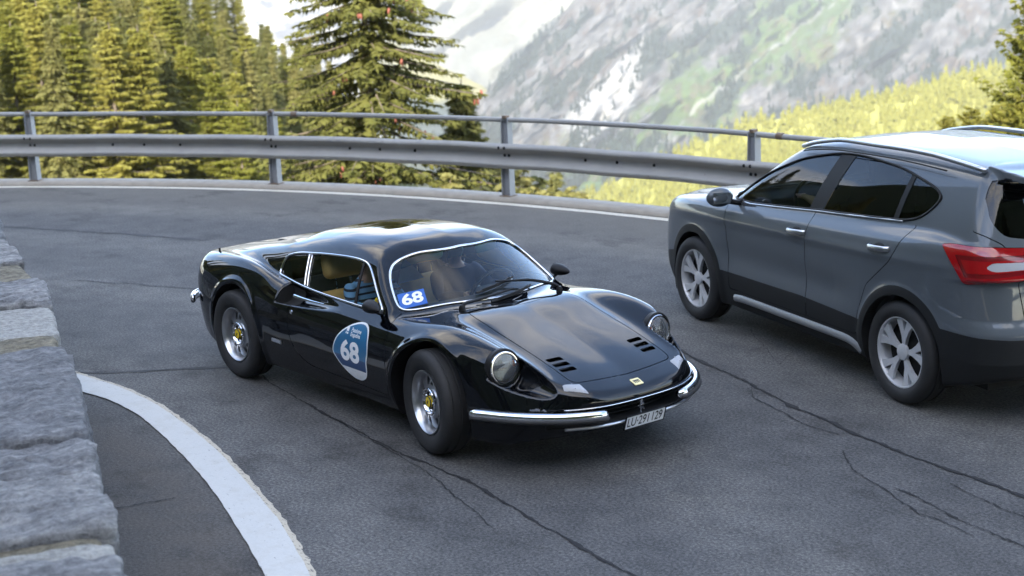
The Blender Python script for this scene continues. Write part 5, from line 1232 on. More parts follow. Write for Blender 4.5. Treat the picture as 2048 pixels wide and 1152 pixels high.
    t_ = np.linspace(0, 2*math.pi, 36, endpoint=False); wc = np.array([-.98, .38, 1.03]); wr = rotm(0, .42, 0)
    MB().tube([wc + wr @ np.array([0, .185*math.cos(u), .185*math.sin(u)]) for u in t_], .015, 8, closed=True).build('steering_wheel', MAT['black_plastic'], car, auto=0)
    def wheel(x, sy):
        w_ = bpy.data.objects.new('wheel', None); COL.objects.link(w_); w_.parent = car; w_.location = (x, sy*.765, .334); s = sy
        MB().lathe([(.225, s*.080), (.240, s*.098), (.270, s*.107), (.300, s*.104), (.320, s*.092), (.331, s*.075), (.334, s*.05), (.326, s*.045), (.326, s*.035), (.334, s*.03), (.334, -s*.03), (.326, -s*.035), (.326, -s*.045), (.334, -s*.05), (.325, -s*.085), (.29, -s*.105), (.23, -s*.09)], 64, 'y').build('tyre', MAT['rubber'], w_, auto=50)
        rm = MB().lathe([(.232, s*.080), (.230, s*.088), (.222, s*.088), (.216, s*.070), (.205, s*.02), (.203, -s*.08)], 60, 'y').build('rim', MAT['alloy_bright'], w_, auto=50)
        MB().lathe([(.206, s*.0), (.12, s*.012), (.05, s*.02), (.001, s*.02)], 40, 'y').build('rim_back', MAT['liner'], w_)
        for k in range(5):
            a0 = 2*math.pi*k/5 + .45
            for da, mt in ((-.20, 'alloy_bright'), (.20, 'alloy_bright')):
                V = []
                for r, hw, h, sk in ((.045, .012, .062, .0), (.10, .017, .066, .25), (.16, .021, .072, .7), (.214, .030, .076, 1.0)):
                    aa = a0 + da*sk*1.25
                    for sg in (-1, 1):
                        for dd in (0, -.022): V.append((r*math.cos(aa) - sg*hw*math.sin(aa), s*(h + dd), r*math.sin(aa) + sg*hw*math.cos(aa)))
                Fq = []
                for i in range(3):
                    p = i*4; q = p+4; Fq += [(p, p+2, q+2, q), (p+1, q+1, q+3, p+3), (p, q, q+1, p+1), (p+2, p+3, q+3, q+2)]
                MB().add(V, Fq).build('spoke', MAT[mt], rm, auto=30)
        MB().lathe([(.055, s*.05), (.052, s*.068), (.030, s*.074), (.001, s*.075)], 24, 'y').build('centre_cap', MAT['alloy_bright'], w_)
    for x in (0, -2.6):
        for sy in (-1, 1): wheel(x, sy)
    return car
# ---------------------------------------------------------------- people in the cars
def person(label, joints, bones, mats, regions, group=None, hair=None, frame=None, extra=None):
    """one continuous skin over a joint graph; faces take the cloth or skin of the nearest bone"""
    names = list(joints); P = np.array([joints[k][0] for k in names], float); R = [joints[k][1] for k in names]
    me = bpy.data.meshes.new('person'); me.from_pydata([tuple(p) for p in P], [(names.index(a), names.index(b)) for a, b in bones], [])
    o = bpy.data.objects.new('person', me); COL.objects.link(o)
    sk = o.modifiers.new('skin', 'SKIN'); sk.use_smooth_shade = True; sk.branch_smoothing = .6
    for v, r in zip(me.skin_vertices[0].data, R): v.radius = (r, r) if np.isscalar(r) else r
    me.skin_vertices[0].data[names.index('pelvis')].use_root = True
    sb = o.modifiers.new('sub', 'SUBSURF'); sb.levels = 2; sb.render_levels = 2
    dg = bpy.context.evaluated_depsgraph_get(); m2 = bpy.data.meshes.new_from_object(o.evaluated_get(dg)); o.modifiers.clear(); o.data = m2; bpy.data.meshes.remove(me)
    m2.materials.clear()
    for m in mats: m2.materials.append(MAT[m])
    C_ = np.empty(len(m2.polygons)*3); m2.polygons.foreach_get('center', C_); C_ = C_.reshape(-1, 3); best = np.full(len(C_), 9.); idx = np.zeros(len(C_), int)
    for a, b in bones:
        p, q = P[names.index(a)], P[names.index(b)]; d = q - p; t = np.clip(((C_ - p) @ d)/(d @ d), 0, 1); dist = np.linalg.norm(C_ - p - t[:, None]*d, axis=1) - np.mean([np.mean(R[names.index(a)]), np.mean(R[names.index(b)])])
        k = regions.get(b, 0); m_ = dist < best; best[m_] = dist[m_]; idx[m_] = k
    m2.polygons.foreach_set('material_index', idx.astype(np.int32)); m2.polygons.foreach_set('use_smooth', np.ones(len(m2.polygons), bool))
    tag(o, label, 'person', group)
    if hair is not None:
        c, r, mt = hair; b_ = MB().ball(c, r, 18, 12); b_.V = [v for v in b_.V]; b_.build('hair', MAT[mt], o)
    if frame is not None: o.matrix_world = frame
    return o
def seated(px_, py, seat_z, lean, hand_r, hand_l, sc=1.0, headturn=0.0, sy=1):
    """joints of a person sitting at (px_, py) facing +x"""
    J = {}
    pel = np.array([px_, py, seat_z + .10]); ch = pel + np.array([-lean*.42, 0, .40])*sc; nk = ch + np.array([-lean*.08 + .01, 0, .13])*sc; hd = nk + np.array([.03, 0, .10])*sc
    J['pelvis'] = (pel, (.15*sc, .12*sc)); J['belly'] = ((pel*.55 + ch*.45), (.145*sc, .115*sc)); J['chest'] = (ch, (.155*sc, .115*sc)); J['neck'] = (nk, .055*sc); J['jaw'] = (nk + np.array([.035, 0, .07])*sc, .066*sc); J['head'] = (nk + np.array([.02, 0, .14])*sc, .088*sc); J['crown'] = (nk + np.array([.01, 0, .20])*sc, .070*sc)
    J['nose'] = (nk + np.array([.115, 0, .105])*sc, .016*sc)
    B = [('pelvis', 'belly'), ('belly', 'chest'), ('chest', 'neck'), ('neck', 'jaw'), ('jaw', 'head'), ('head', 'crown'), ('head', 'nose')]
    for s, tgt, n in ((-1, hand_r, 'r'), (1, hand_l, 'l')):
        sh = ch + np.array([0, s*.175, .06])*sc; w_ = np.array(tgt, float); mid = (sh + w_)/2 + np.array([-.04, s*.07, -.10])*sc; dr = (w_ - mid); dr /= np.linalg.norm(dr)
        J['sh'+n] = (sh, .066*sc); J['el'+n] = (mid, .046*sc); J['wr'+n] = (w_, .030*sc); pm = w_ + dr*.055; J['pa'+n] = (pm, (.036*sc, .020*sc))
        B += [('chest', 'sh'+n), ('sh'+n, 'el'+n), ('el'+n, 'wr'+n), ('wr'+n, 'pa'+n)]
        up = np.array([0, 0, 1.]); sd = np.cross(dr, up); sd /= np.linalg.norm(sd); dn = np.cross(dr, sd)
        for f in range(4):
            k0 = pm + dr*.028 + sd*(f - 1.5)*.020; k1 = k0 + dr*(.030 - .004*abs(f - 1.4)) + dn*.004; k2 = k1 + dr*.012 + dn*(.030 if s else .03)
            J[f'f{f}a{n}'] = (k0, .0095); J[f'f{f}b{n}'] = (k1, .0088); J[f'f{f}c{n}'] = (k2, .0075); B += [('pa'+n, f'f{f}a{n}'), (f'f{f}a{n}', f'f{f}b{n}'), (f'f{f}b{n}', f'f{f}c{n}')]
        th = w_ + dr*.030 - sd*s*.036; J['t0'+n] = (th, .010); J['t1'+n] = (th + dr*.030 + dn*.012, .0085); B += [('wr'+n, 't0'+n), ('t0'+n, 't1'+n)]
        hp = pel + np.array([.04, s*.095, -.02])*sc; kn = hp + np.array([.40, s*.05, .10])*sc; an = kn + np.array([.30, -s*.02, -.30])*sc; to = an + np.array([.13, 0, .02])
        J['hp'+n] = (hp, .085*sc); J['kn'+n] = (kn, .062*sc); J['an'+n] = (an, .042); J['to'+n] = (to, .034); B += [('pelvis', 'hp'+n), ('hp'+n, 'kn'+n), ('kn'+n, 'an'+n), ('an'+n, 'to'+n)]
    skin = {k: 1 for k in ['neck', 'jaw', 'head', 'crown', 'nose', 'par', 'pal', 't0r', 't1r', 't0l', 't1l'] + [f'f{f}{c}{n}' for f in range(4) for c in 'abc' for n in 'rl']}
    skin.update({k: 2 for k in ['hpr', 'hpl', 'knr', 'knl', 'anr', 'anl', 'tor', 'tol']})
    return J, B, skin, nk
def build_people():
    J, B, S, nk = seated(-1.16, .345, .235, .22, (-.93, .20, .665), (-.90, .49, .70), .92)
    person('driver in dark navy clothing with a hand on the steering wheel of the black coupe', J, B, ['navy_wool', 'skin', 'dark_cloth'], S, hair=(nk + np.array([-.005, 0, .165]), (.092, .086, .070), 'hair_grey'))
    J, B, S, nk = seated(-1.21, -.36, .275, .10, (-.86, -.53, .745), (-.80, -.22, .56), .87)
    o = person('passenger in a blue and black striped jersey sitting in the black coupe', J, B, ['striped_jersey', 'skin', 'dark_cloth'], S, hair=(nk + np.array([-.005, 0, .155]), (.092, .086, .074), 'hair_dark'))
    w_ = np.array(J['wrr'][0]); d = np.array(J['par'][0]) - w_; d /= np.linalg.norm(d); MB().tube([w_ - d*.012, w_ + d*.012], .036, 14).build('wristband', MAT['yellow'], o)
    pv = [(-1.24, -.13, .74), (-1.05, -.05, .80), (-1.10, -.06, .84), (-1.18, -.12, .93)]; pp = MB().add(pv + [tuple(np.array(p) + [.004, 0, .001]) for p in pv], [(3, 2, 1, 0), (4, 5, 6, 7), (0, 1, 5, 4), (1, 2, 6, 5), (2, 3, 7, 6), (3, 0, 4, 7)]).build('paper_sheet', MAT['paper'], smooth=False); tag(pp, 'pale sheet of paper propped between the seats of the black coupe', 'paper')
    J, B, S, nk = seated(-1.50, .38, .72, .40, (-1.06, .22, 1.10), (-1.06, .54, 1.10), .95)
    ya = math.radians(164.17); ca, sa = math.cos(ya), math.sin(ya); Mw = Matrix.Translation((-1.209 + .83*sa, 2.7035 - .83*ca, 0)) @ Matrix.Rotation(ya, 4, 'Z')
    person('driver in a tan top at the wheel of the grey crossover', J, B, ['tan_cloth', 'skin', 'dark_cloth'], S, hair=(nk + np.array([-.005, 0, .165]), (.092, .086, .070), 'hair_dark'), frame=Mw)
# ---------------------------------------------------------------- trees
def leafmat(name, cols, trans=.35):
    m, t, n, b = new_mat(name); n.remove(b)
    oi = n.new('ShaderNodeObjectInfo'); x = noise(t, .9, 4, .6); y = noise(t, 9, 3, .6)
    ad = n.new('ShaderNodeMath'); ad.operation = 'MULTIPLY_ADD'; ad.inputs[1].default_value = .45; t.links.new(oi.outputs['Random'], ad.inputs[0]); 
    m2 = n.new('ShaderNodeMath'); m2.operation = 'MULTIPLY_ADD'; m2.inputs[1].default_value = .5; m2.inputs[2].default_value = -.05; t.links.new(y.outputs['Fac'], m2.inputs[0]); t.links.new(m2.outputs[0], ad.inputs[2])
    a2 = n.new('ShaderNodeMath'); a2.operation = 'MULTIPLY_ADD'; a2.inputs[1].default_value = .35; t.links.new(x.outputs['Fac'], a2.inputs[0]); t.links.new(ad.outputs[0], a2.inputs[2])
    c = ramp(t, a2.outputs[0], [(.25 + .5*i/(len(cols)-1), k) for i, k in enumerate(cols)])
    d = n.new('ShaderNodeBsdfDiffuse'); tr = n.new('ShaderNodeBsdfTranslucent'); mi = n.new('ShaderNodeMixShader'); mi.inputs[0].default_value = trans
    t.links.new(c.outputs[0], d.inputs[0]); t.links.new(mixc(t, .5, c.outputs[0], (.30, .28, .05), 'MIX'), tr.inputs[0]) if trans > .4 else t.links.new(c.outputs[0], tr.inputs[0])
    t.links.new(d.outputs[0], mi.inputs[1]); t.links.new(tr.outputs[0], mi.inputs[2]); t.links.new(mi.outputs[0], n['Material Output'].inputs[0]); return m
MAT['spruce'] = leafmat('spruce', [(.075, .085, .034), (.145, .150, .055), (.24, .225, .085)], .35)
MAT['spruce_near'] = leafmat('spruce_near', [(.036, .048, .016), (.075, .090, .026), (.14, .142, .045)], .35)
MAT['larch'] = leafmat('larch', [(.13, .14, .03), (.22, .225, .05), (.32, .30, .08)], .5)
MAT['larch_far'] = leafmat('larch_far', [(.13, .14, .034), (.22, .22, .055), (.33, .31, .09)], .45)
MAT['dark_far'] = leafmat('dark_far', [(.012, .020, .016), (.020, .030, .022), (.032, .042, .028)], .2)
MAT['bark'] = simple('bark', (.13, .105, .085), .9, 0, .35, 6, bmp=.4); MAT['cone_red'] = simple('cone_red', (.20, .065, .045), .7, 0, .25, 30)
def conifer(h, L0, seed, whorl=.42, nb=7, tw=9, tl=.30, wd=.05, droop=.35, airy=0.0, up=0.0, base=.06, powr=.85):
    """returns trunk verts/faces and crown triangles: whorls of branches, each carrying rows of small needle sprays"""
    r = np.random.default_rng(seed); Vs, Fs = [], []; nv = 0
    z = h*base; barks = MB()
    lean = r.normal(0, .012, 2)
    barks.tube([(lean[0]*t*h, lean[1]*t*h, t*h - .6*(t == 0)) for t in np.linspace(0, 1, 9)], np.linspace(.02*h*.75, .012, 9), 7)
    while z < h - .15:
        f = 1 - z/h; L = L0*f**powr*(.80 + .4*r.random()); n = max(3, int(nb*(.6 + .6*r.random()))); a0 = r.random()*6.28
        for k in range(n):
            if r.random() < airy: continue
            zb = z + r.normal(0, .30*whorl); a = a0 + 6.283*k/n + r.normal(0, .30); l = L*(.62 + .5*r.random()); c, s = math.cos(a), math.sin(a)
            m = max(3, int(tw*(.35 + l/L0*.9))); t = (np.arange(m) + r.random(m)*.8)/m; t = np.clip(t*.94 + .08, 0, 1)
            rad = l*t; zz_ = zb - droop*l*(t**1.3)*(.75 + .5*r.random()) + up*l*t**2.6 + r.normal(0, .02, m)
            P = np.stack([rad*c + lean[0]*z, rad*s + lean[1]*z, zz_], 1)
            if l > .5: barks.tube([P[0]*[0, 0, 0] + [lean[0]*z, lean[1]*z, zb], P[m//2], P[-1]], [.012*l + .006, .008*l + .004, .003], 3, cap=False)
            for sd in (-1, 1, 0):
                sl_ = tl*(1.15 - .55*t)*(.7 + .6*r.random(m))*(1 if sd else 1.1)
                da = sd*(.95 + .25*r.random(m)); aa = a + da; dz_ = -.22 - .25*r.random(m) + up*.6
                D = np.stack([np.cos(aa), np.sin(aa), dz_ + 0*aa], 1)*sl_[:, None]
                side = np.stack([-np.sin(aa), np.cos(aa), r.normal(0, .5, m)], 1)*(wd*(.7 + .6*r.random(m)))[:, None]
                mid = P + D*.45
                Vs.append(np.stack([P, mid + side, P + D, mid - side], 1).reshape(-1, 3)); q = nv + 4*np.arange(m); Fs.append(np.stack([q, q+1, q+2, q+3], 1)); nv += 4*m
                hang = P + D*.6; D2 = np.stack([D[:, 0]*.25, D[:, 1]*.25, -sl_*.55], 1); side2 = side*.8
                Vs.append(np.stack([hang - side2, hang + D2*.5 + side2*.3, hang + D2, hang + side2], 1).reshape(-1, 3)); q = nv + 4*np.arange(m); Fs.append(np.stack([q, q+1, q+2, q+3], 1)); nv += 4*m
        z += whorl*(.7 + .6*r.random())*(.55 + .45*f)
    return (np.array(barks.V), barks.F), (np.concatenate(Vs), np.concatenate(Fs))
def tree_proto(name, mat, **k):
    (tv, tf), (cv, cf) = conifer(**k)
    return mesh_of(name + '_trunk', tv, tf, MAT['bark']), mesh_of(name + '_crown', cv, cf, MAT[mat], smooth=False)
SP = [tree_proto('spruce', 'spruce', h=15, L0=2.6, seed=11 + i, whorl=.34, nb=9, tw=15, tl=.36, wd=.055, droop=.30 + .12*i, powr=.75 + .1*i, airy=.05*i) for i in range(4)]
LA = [tree_proto('larch', 'larch', h=13, L0=2.5, seed=31 + i, whorl=.36, nb=9, tw=14, tl=.32, wd=.06, droop=.10, airy=.12, up=.12, powr=.62) for i in range(2)]
SM = [tree_proto('small_spruce', 'spruce', h=7, L0=1.7, seed=51, whorl=.30, nb=8, tw=7, tl=.30, wd=.07, droop=.30)]
def plant_tree(name, protos, base, scale, label, group, rz=None, sxy=1.0):
    t = empty(name, label, 'tree', tuple(base), RNG.random()*6.28 if rz is None else rz, group); t.scale = (scale*sxy, scale*sxy, scale)
    pr = protos[int(RNG.integers(len(protos)))]
    link('trunk', pr[0], t); link('crown', pr[1], t); return t
# forest on the slope left of the bend: rows that climb as they recede
rows = [(58,), (64,), (71,), (78,), (87,), (97,), (108,), (121,), (136,)]
GS = []      # ground samples under the forest
vt = lambda u, D: np.interp(u, [-200, 100, 300, 420, 500, 580, 700, 850], [-190, -140, -90, -40, 30, 95, 150, 230]) + np.interp(D, [34, 58, 75, 92, 111, 145], [330, 185, 112, 62, 28, 0])
kinds = {'spruce': ('spruce_tree', SP, 'dark green spruce in the forest below the guardrail', 'spruces in the forest below the bend'), 'larch': ('larch_tree', LA, 'yellow-green larch among the dark forest spruces', 'larches in the forest below the bend')}
for D, *_ in rows:
    du = 3007*1.5/D; u = -190 + RNG.random()*du
    while u < 760 - (145 - D)*1.0:
        if not (D < 70 and u > 560):
            d = D*(1 + RNG.normal(0, .03)); v = vt(u, D) + RNG.normal(0, 22); larch = (RNG.random() < (.66 if (D < 90 and u < 480) else .30))
            k = kinds['larch' if larch else 'spruce']; H_ = (9.0 if larch else 10.5)*(.8 + .45*RNG.random())
            top = px(u, v, d); sc_ = H_/(13 if larch else 15); base = top - [0, 0, H_]
            plant_tree(k[0], k[1], base, sc_, k[2], k[3], sxy=1.0 + .4*RNG.random())
        u += du*(.65 + .6*RNG.random())
# young spruces just under the rail
for u, v, D in ((905, 345, 34), (985, 318, 40), (1040, 335, 46), (1078, 352, 52), (1108, 345, 58), (1140, 372, 62), (1165, 383, 70), (1010, 360, 33), (1060, 372, 37), (1098, 380, 42), (955, 372, 30), (1215, 400, 75)):
    H_ = 5 + 2*RNG.random(); plant_tree('young_spruce', SM, px(u, v, D) - [0, 0, H_], H_/7, 'young dark spruce below the guardrail beside the big cone-bearing spruce', 'young spruces below the rail', sxy=1.2)
# the big cone-bearing spruce behind the rail
tb = px(760, 300, 36.0); tb[2] = -12.0
(tv, tf), (cv, cf) = conifer(h=17.6, L0=6.0, seed=5, whorl=.27, nb=10, tw=30, tl=.32, wd=.042, droop=.30, up=.10, powr=.80, base=.1, airy=.08)
big = empty('big_spruce', 'large spruce hung with reddish cones right behind the guardrail', 'tree', tuple(tb), .6)
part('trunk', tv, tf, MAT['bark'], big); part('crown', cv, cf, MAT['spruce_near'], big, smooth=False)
cone_m = MB(); cone_m.lathe([(.001, .02), (.030, 0), (.040, -.05), (.036, -.10), (.018, -.15), (.001, -.165)], 8, 'z'); cm = mesh_of('cone', np.array(cone_m.V), cone_m.F, MAT['cone_red'])
ctr = cv.reshape(-1, 4, 3).mean(1); rz_ = np.array(Euler((0, 0, .6)).to_matrix()); cw = ctr @ rz_.T + tb
tocam = CAM - tb; tocam /= np.linalg.norm(tocam); rad_ = np.hypot(ctr[:, 0], ctr[:, 1]); facing = (cw - tb)[:, :2] @ tocam[:2]
ok = np.where((cw[:, 2] > -3.2) & (cw[:, 2] < 2.4) & (facing > .25*rad_) & (rad_ > 1.0))[0]
for i in RNG.choice(ok, 34, replace=False):
    for q in range(2): link('cone', cm, big, loc=tuple(ctr[i] + RNG.normal(0, .06, 3)), rot=(RNG.normal(0, .2), RNG.normal(0, .2), 0), scale=(.85, .85, .8))
# smaller spruce at its right foot, and the pine at the right edge
tb2 = px(905, 160, 37.5); plant_tree('slender_spruce', SP[:1], tb2 - [0, 0, 11], 11/15, 'slender spruce tip rising at the right side of the big spruce', None, sxy=1.35)
PN = tree_proto('pine', 'larch', h=12, L0=2.9, seed=77, whorl=.42, nb=7, tw=16, tl=.34, wd=.07, droop=-.05, up=.45, airy=.1, powr=.6)
tp = px(2078, -60, 42); t = plant_tree('pine_tree', [PN], tp - [0, 0, 12], 1.0, 'sunlit yellow-green pine beyond the crossover', None)
for u, v, D, H_ in ((1945, 215, 40, 4), (1900, 232, 44, 3.5), (2005, 205, 38, 5), (2050, 190, 36, 6)):
    plant_tree('young_pine', [PN], px(u, v, D) - [0, 0, H_], H_/12, 'bushy young pine showing above the crossover roof', 'young pines beyond the crossover', sxy=1.5)
# ---------------------------------------------------------------- terrain
def terrain(name, f, na, nb_, mat, kind='structure', smooth=True, cols=None):
    A_, B_ = np.meshgrid(np.linspace(0, 1, na), np.linspace(0, 1, nb_), indexing='ij'); P = f(A_.ravel(), B_.ravel())
    I = np.arange(na*nb_).reshape(na, nb_); Q = np.stack([I[:-1, :-1], I[1:, :-1], I[1:, 1:], I[:-1, 1:]], -1).reshape(-1, 4)
    o = part(name, P, Q, mat, smooth=smooth); tag(o, kind=kind)
    if cols is not None:
        c = cols(A_.ravel(), B_.ravel(), P); at = o.data.color_attributes.new('ground_colour', 'FLOAT_COLOR', 'POINT'); at.data.foreach_set('color', np.concatenate([c, np.ones((len(c), 1))], 1).ravel())
    return o, P
def pxa(u, v, D):
    d = (u - 1024)[:, None]/FPX*RIGHT - (v - 576)[:, None]/FPX*UP + FWD; d /= np.linalg.norm(d, axis=1)[:, None]; return CAM + d*D[:, None]
# bank falling away outside the kerb
def fbank(a, b):
    r = 17.5 + 26*b**1.3; an = np.radians(5 + 215*a); z = -.10 - (r - 17.5)*.62 - .8*sstep(b, 0, .05); P = np.stack([C0[0] + r*np.cos(an), C0[1] + r*np.sin(an), z], 1); P[:, 2] += fbm(P, .25, 4)*.7*sstep(b, 0, .1); return P
terrain('bank', fbank, 160, 30, MAT['forest_floor'])
def fleft(a, b):
    u = -420 + 1500*a; D = 34 + 150*b; v = vt(u, D); P = pxa(u, v, D); P[:, 2] -= 9.6 + 4*np.clip(.15 - b, 0, 1)/.15; P[:, 2] += fbm(P, .08, 4, 3)*1.2; return P
terrain('forest_slope', fleft, 80, 40, MAT['forest_floor'])
# inner island with its grass bank
def fisl(a, b):
    r = .2 + 40*b; an = 2*np.pi*a; x = C0[0] + r*np.cos(an); y = C0[1] + r*np.sin(an) - 6; d = np.hypot(x + 2, y + 11.04)
    z = np.where(d < 8, .25 + .5*sstep(8 - d, 0, 2), -.3); z = np.where(y < -20, 1.2 + .12*(-20 - y), z); z = np.where((d > 17.3) & (y >= -20), -1.5, z); return np.stack([x, y, z + .0*fbm(np.stack([x, y], 1), .3, 3)], 1)
def fback(a, b):
    r = 17.3 + 62*b; an = np.radians(168 + 222*a); dg = 168 + 222*a; ed = (.20 + .80*sstep(dg, 180, 198))*sstep(a, 0, .03)*sstep(1 - a, 0, .10); z = .02 + (.8*sstep(b, 0, .03) + 60*b**1.1)*(.15 + .85*ed); P = np.stack([C0[0] + r*np.cos(an), C0[1] + r*np.sin(an), z], 1); P[:, 2] += fbm(P, .12, 4, 8)*1.6*sstep(b, 0, .1); return P
terrain('sun_blocking_slope', fback, 140, 50, MAT['forest_floor'])  # unseen slope, added and shaped to keep the sun off road and rail
# trees on the uphill side, behind the viewpoint; the paintwork mirrors them
for k in range(46):
    a_ = RNG.random(); b_ = .05 + .55*RNG.random()**1.4; p_ = fback(np.array([a_]), np.array([b_]))[0]
    plant_tree('uphill_spruce', SP, p_ - [0, 0, .4], .55 + .35*RNG.random(), 'dark spruce standing on the uphill slope inside the bend', 'spruces on the uphill slope', sxy=1.15)
def fin(a, b):
    r = .05 + 6.9*b; an = 2*np.pi*a; z = .5*sstep(1 - b, 0, .25) + .0*r; P = np.stack([C0[0] + r*np.cos(an), C0[1] + r*np.sin(an), z + .01], 1); return P
terrain('inner_grass', fin, 60, 20, MAT['grass'])
def colmat(name, scale, amp=.5, bd=1.0):
    m, t, n, b = new_mat(name); setp(b, rough=.95, spec=.1); at = n.new('ShaderNodeAttribute'); at.attribute_name = 'ground_colour'; x = noise(t, scale, 8, .7); y = noise(t, scale*6, 6, .7)
    c = mixc(t, 1.0, at.outputs['Color'], ramp(t, x.outputs['Fac'], [(.3, (1-amp,)*3), (.7, (1+amp,)*3)]).outputs[0], 'MULTIPLY'); c = mixc(t, 1.0, c, ramp(t, y.outputs['Fac'], [(.3, (1-amp*.7,)*3), (.7, (1+amp*.7,)*3)]).outputs[0], 'MULTIPLY'); t.links.new(c, b.inputs['Base Color']); bump(t, x.outputs['Fac'], b, .6, bd); return m
MAT['mountain'] = colmat('mountain', .045, .25, 3.0); MAT['hill'] = colmat('hill', .05, .3, 2.0)
# larch-covered hillside across the valley mouth
ctop = lambda u: np.interp(u, [900, 1130, 1300, 1500, 1700, 1900, 2100, 2500], [470, 402, 312, 232, 178, 135, 105, 60])
def fhill(a, b):
    u = 820 + 1700*a; D = 430 + 560*b; v = ctop(u)*b + (ctop(u) + 330)*(1 - b); P = pxa(u, v, D); P[:, 2] += fbm(P, .012, 4, 2)*5 - 6; return P
def chill(a, b, P):
    n1 = fbm(P, .02, 4, 4)[:, None]; g = np.array([.26, .25, .06]) + .08*n1*np.array([1, .9, .3]); return np.clip(g, .01, 1)
ho, HP = terrain('larch_hillside', fhill, 90, 70, MAT['hill'], cols=chill)
def little_trees(name, P, hs, mat, label, cat, seed, wr=.30):
    r = np.random.default_rng(seed); Vs, Fs = [], []; o = 0
    for p, h in zip(P, hs):
        n = 7; tiers = 4
        for k in range(tiers):
            z0 = h*(.08 + .24*k); z1 = h*(.42 + .195*k); R_ = h*wr*(1 - .21*k)*(.8 + .4*r.random()); a = r.random()*6.28 + 6.283*np.arange(n)/n; rr = R_*(.55 + .7*r.random(n))
            ring_ = np.stack([p[0] + rr*np.cos(a), p[1] + rr*np.sin(a), p[2] + z0 + h*.10*r.normal(0, 1, n)], 1); ap = p + [r.normal(0, .02*h), r.normal(0, .02*h), z1]
            Vs.append(ring_); Vs.append(ap[None]); Fs += [(o+i, o+(i+1) % n, o+n) for i in range(n)]; o += n+1
    ob = part(name, np.concatenate(Vs), np.array(Fs), MAT[mat], smooth=False); tag(ob, label, cat, kind='stuff'); return ob
aa, bb = RNG.random(7500), RNG.random(7500)**.85; bb = np.clip(bb, 0, 1); PP = fhill(aa, bb)
little_trees('larch_wood', PP, 5 + 5*RNG.random(7500)**1.5, 'larch_far', 'dense wood of pale yellow-green larches covering the hillside across the valley', 'wood', 3, .24)
# the great rock face: crags, a scree fan, diagonal meadows, dark conifer belts
mtop = lambda u: np.interp(u, [800, 900, 930, 965, 1040, 1100, 1150, 1250, 1400, 2000, 2600], [300, 262, 232, 188, 112, 52, 0, -110, -250, -420, -500])
def muv(a, b): u = 860 + 1680*a; return u, 520*(1 - b) + mtop(u)*b
def fall(u, v): return u*.64 + v*.77, -u*.77 + v*.64          # across and along the fall line of the slope
def fmount(a, b):
    u, v = muv(a, b); D = 1500 + 2.3*(520 - v) + 260*(1 - a); P = pxa(u, v, D); out = (CAM - P); out /= np.linalg.norm(out, axis=1)[:, None]
    x, y = fall(u, v); g = 1 - 2*np.abs(fbm(np.stack([x*.022, y*.006, 0*u], 1), 1.0, 6, 6)); n2 = fbm(np.stack([x*.05, y*.03, 0*u], 1), 1.0, 6, 1)
    return P + out*(g*46 + n2*16)[:, None] + np.array([0, 0, 1.])*(n2*7)[:, None]
def mfield(u, v):
    x, y = fall(u, v); n1 = fbm(np.stack([x*.018, y*.008, 0*u], 1), 1.0, 5, 2); n2 = fbm(np.stack([u*.06, v*.06, 0*u], 1), 1.0, 5, 7); n3 = fbm(np.stack([x*.035, y*.010, 0*u], 1), 1.0, 5, 5); return x, y, n1, n2, n3
def mdark(u, v, n1, n2, n3): return n3*.9 + n2*.35 + .22*sstep(v, 220, 320) - .10*sstep(np.abs((u - 1450)*.64 + (v - 150)*.77), 70, 0) + .10*sstep(u, 1650, 1900)
def mcol(a, b, P):
    u, v = muv(a, b); x, y, n1, n2, n3 = mfield(u, v)
    rock = np.array([.088, .085, .084])*(1 + .8*n2[:, None]); grass = np.array([.058, .090, .030]) + .025*n1[:, None]*np.array([1, .6, .2]); dark = np.array([.018, .028, .022]); red = np.array([.085, .062, .050])
    t = np.abs((u - 1450)*.64 + (v - 150)*.77); m_g = sstep(.75 - t/150 + .8*n1 - .35*n2, .1, .5); c = rock*(1 - m_g[:, None]) + grass*m_g[:, None]
    m_r = sstep(n1*.7 - n2*.9, .30, .5)*.6; c = c*(1 - m_r[:, None]) + red*m_r[:, None]
    m_d = sstep(mdark(u, v, n1, n2, n3), .12, .24)*.9; c = c*(1 - m_d[:, None]) + dark*m_d[:, None]
    scree = np.array([.22, .216, .21])*(1 + .15*n2[:, None])
    ax_ = np.interp(v, [60, 120, 240, 300], [1290, 1262, 1190, 1180]); wd_ = np.interp(v, [60, 110, 150, 210, 250, 300], [4, 16, 40, 66, 74, 30]); m_s = sstep(1 - np.abs(u - ax_ + 10*n2)/wd_, 0, .25)*((v > 50) & (v < 300)); c = c*(1 - m_s[:, None]) + scree*m_s[:, None]
    for ln, wd2 in (([1720, 1600, 1420, 1270], 7),):
        ax_ = np.interp(v, [-40, 60, 200, 330], ln); m_s = sstep(1 - np.abs(u - ax_ + 26*n1)/wd2, 0, .6)*(n2 > -.2)*.75; c = c*(1 - m_s[:, None]) + scree*.85*m_s[:, None]
    return np.clip(c, .01, 1)
mo_, MP = terrain('mountain', fmount, 300, 190, MAT['mountain'], cols=mcol)
# dark conifers on the face, standing in belts
aa, bb = RNG.random(26000), RNG.random(26000); u_, v_ = muv(aa, bb); ok_ = (v_ > -60) & (u_ < 2150); aa, bb, u_, v_ = aa[ok_], bb[ok_], u_[ok_], v_[ok_]
_, _, n1, n2, n3 = mfield(u_, v_); keep_ = (mdark(u_, v_, n1, n2, n3) + RNG.normal(0, .06, len(u_))) > .15
PP = fmount(aa[keep_], bb[keep_])[:4200]
little_trees('conifer_belts', PP - [0, 0, 2], 9 + 10*RNG.random(len(PP)), 'dark_far', 'dark conifer belts scattered over the rocky mountain face', 'wood', 9, .22)
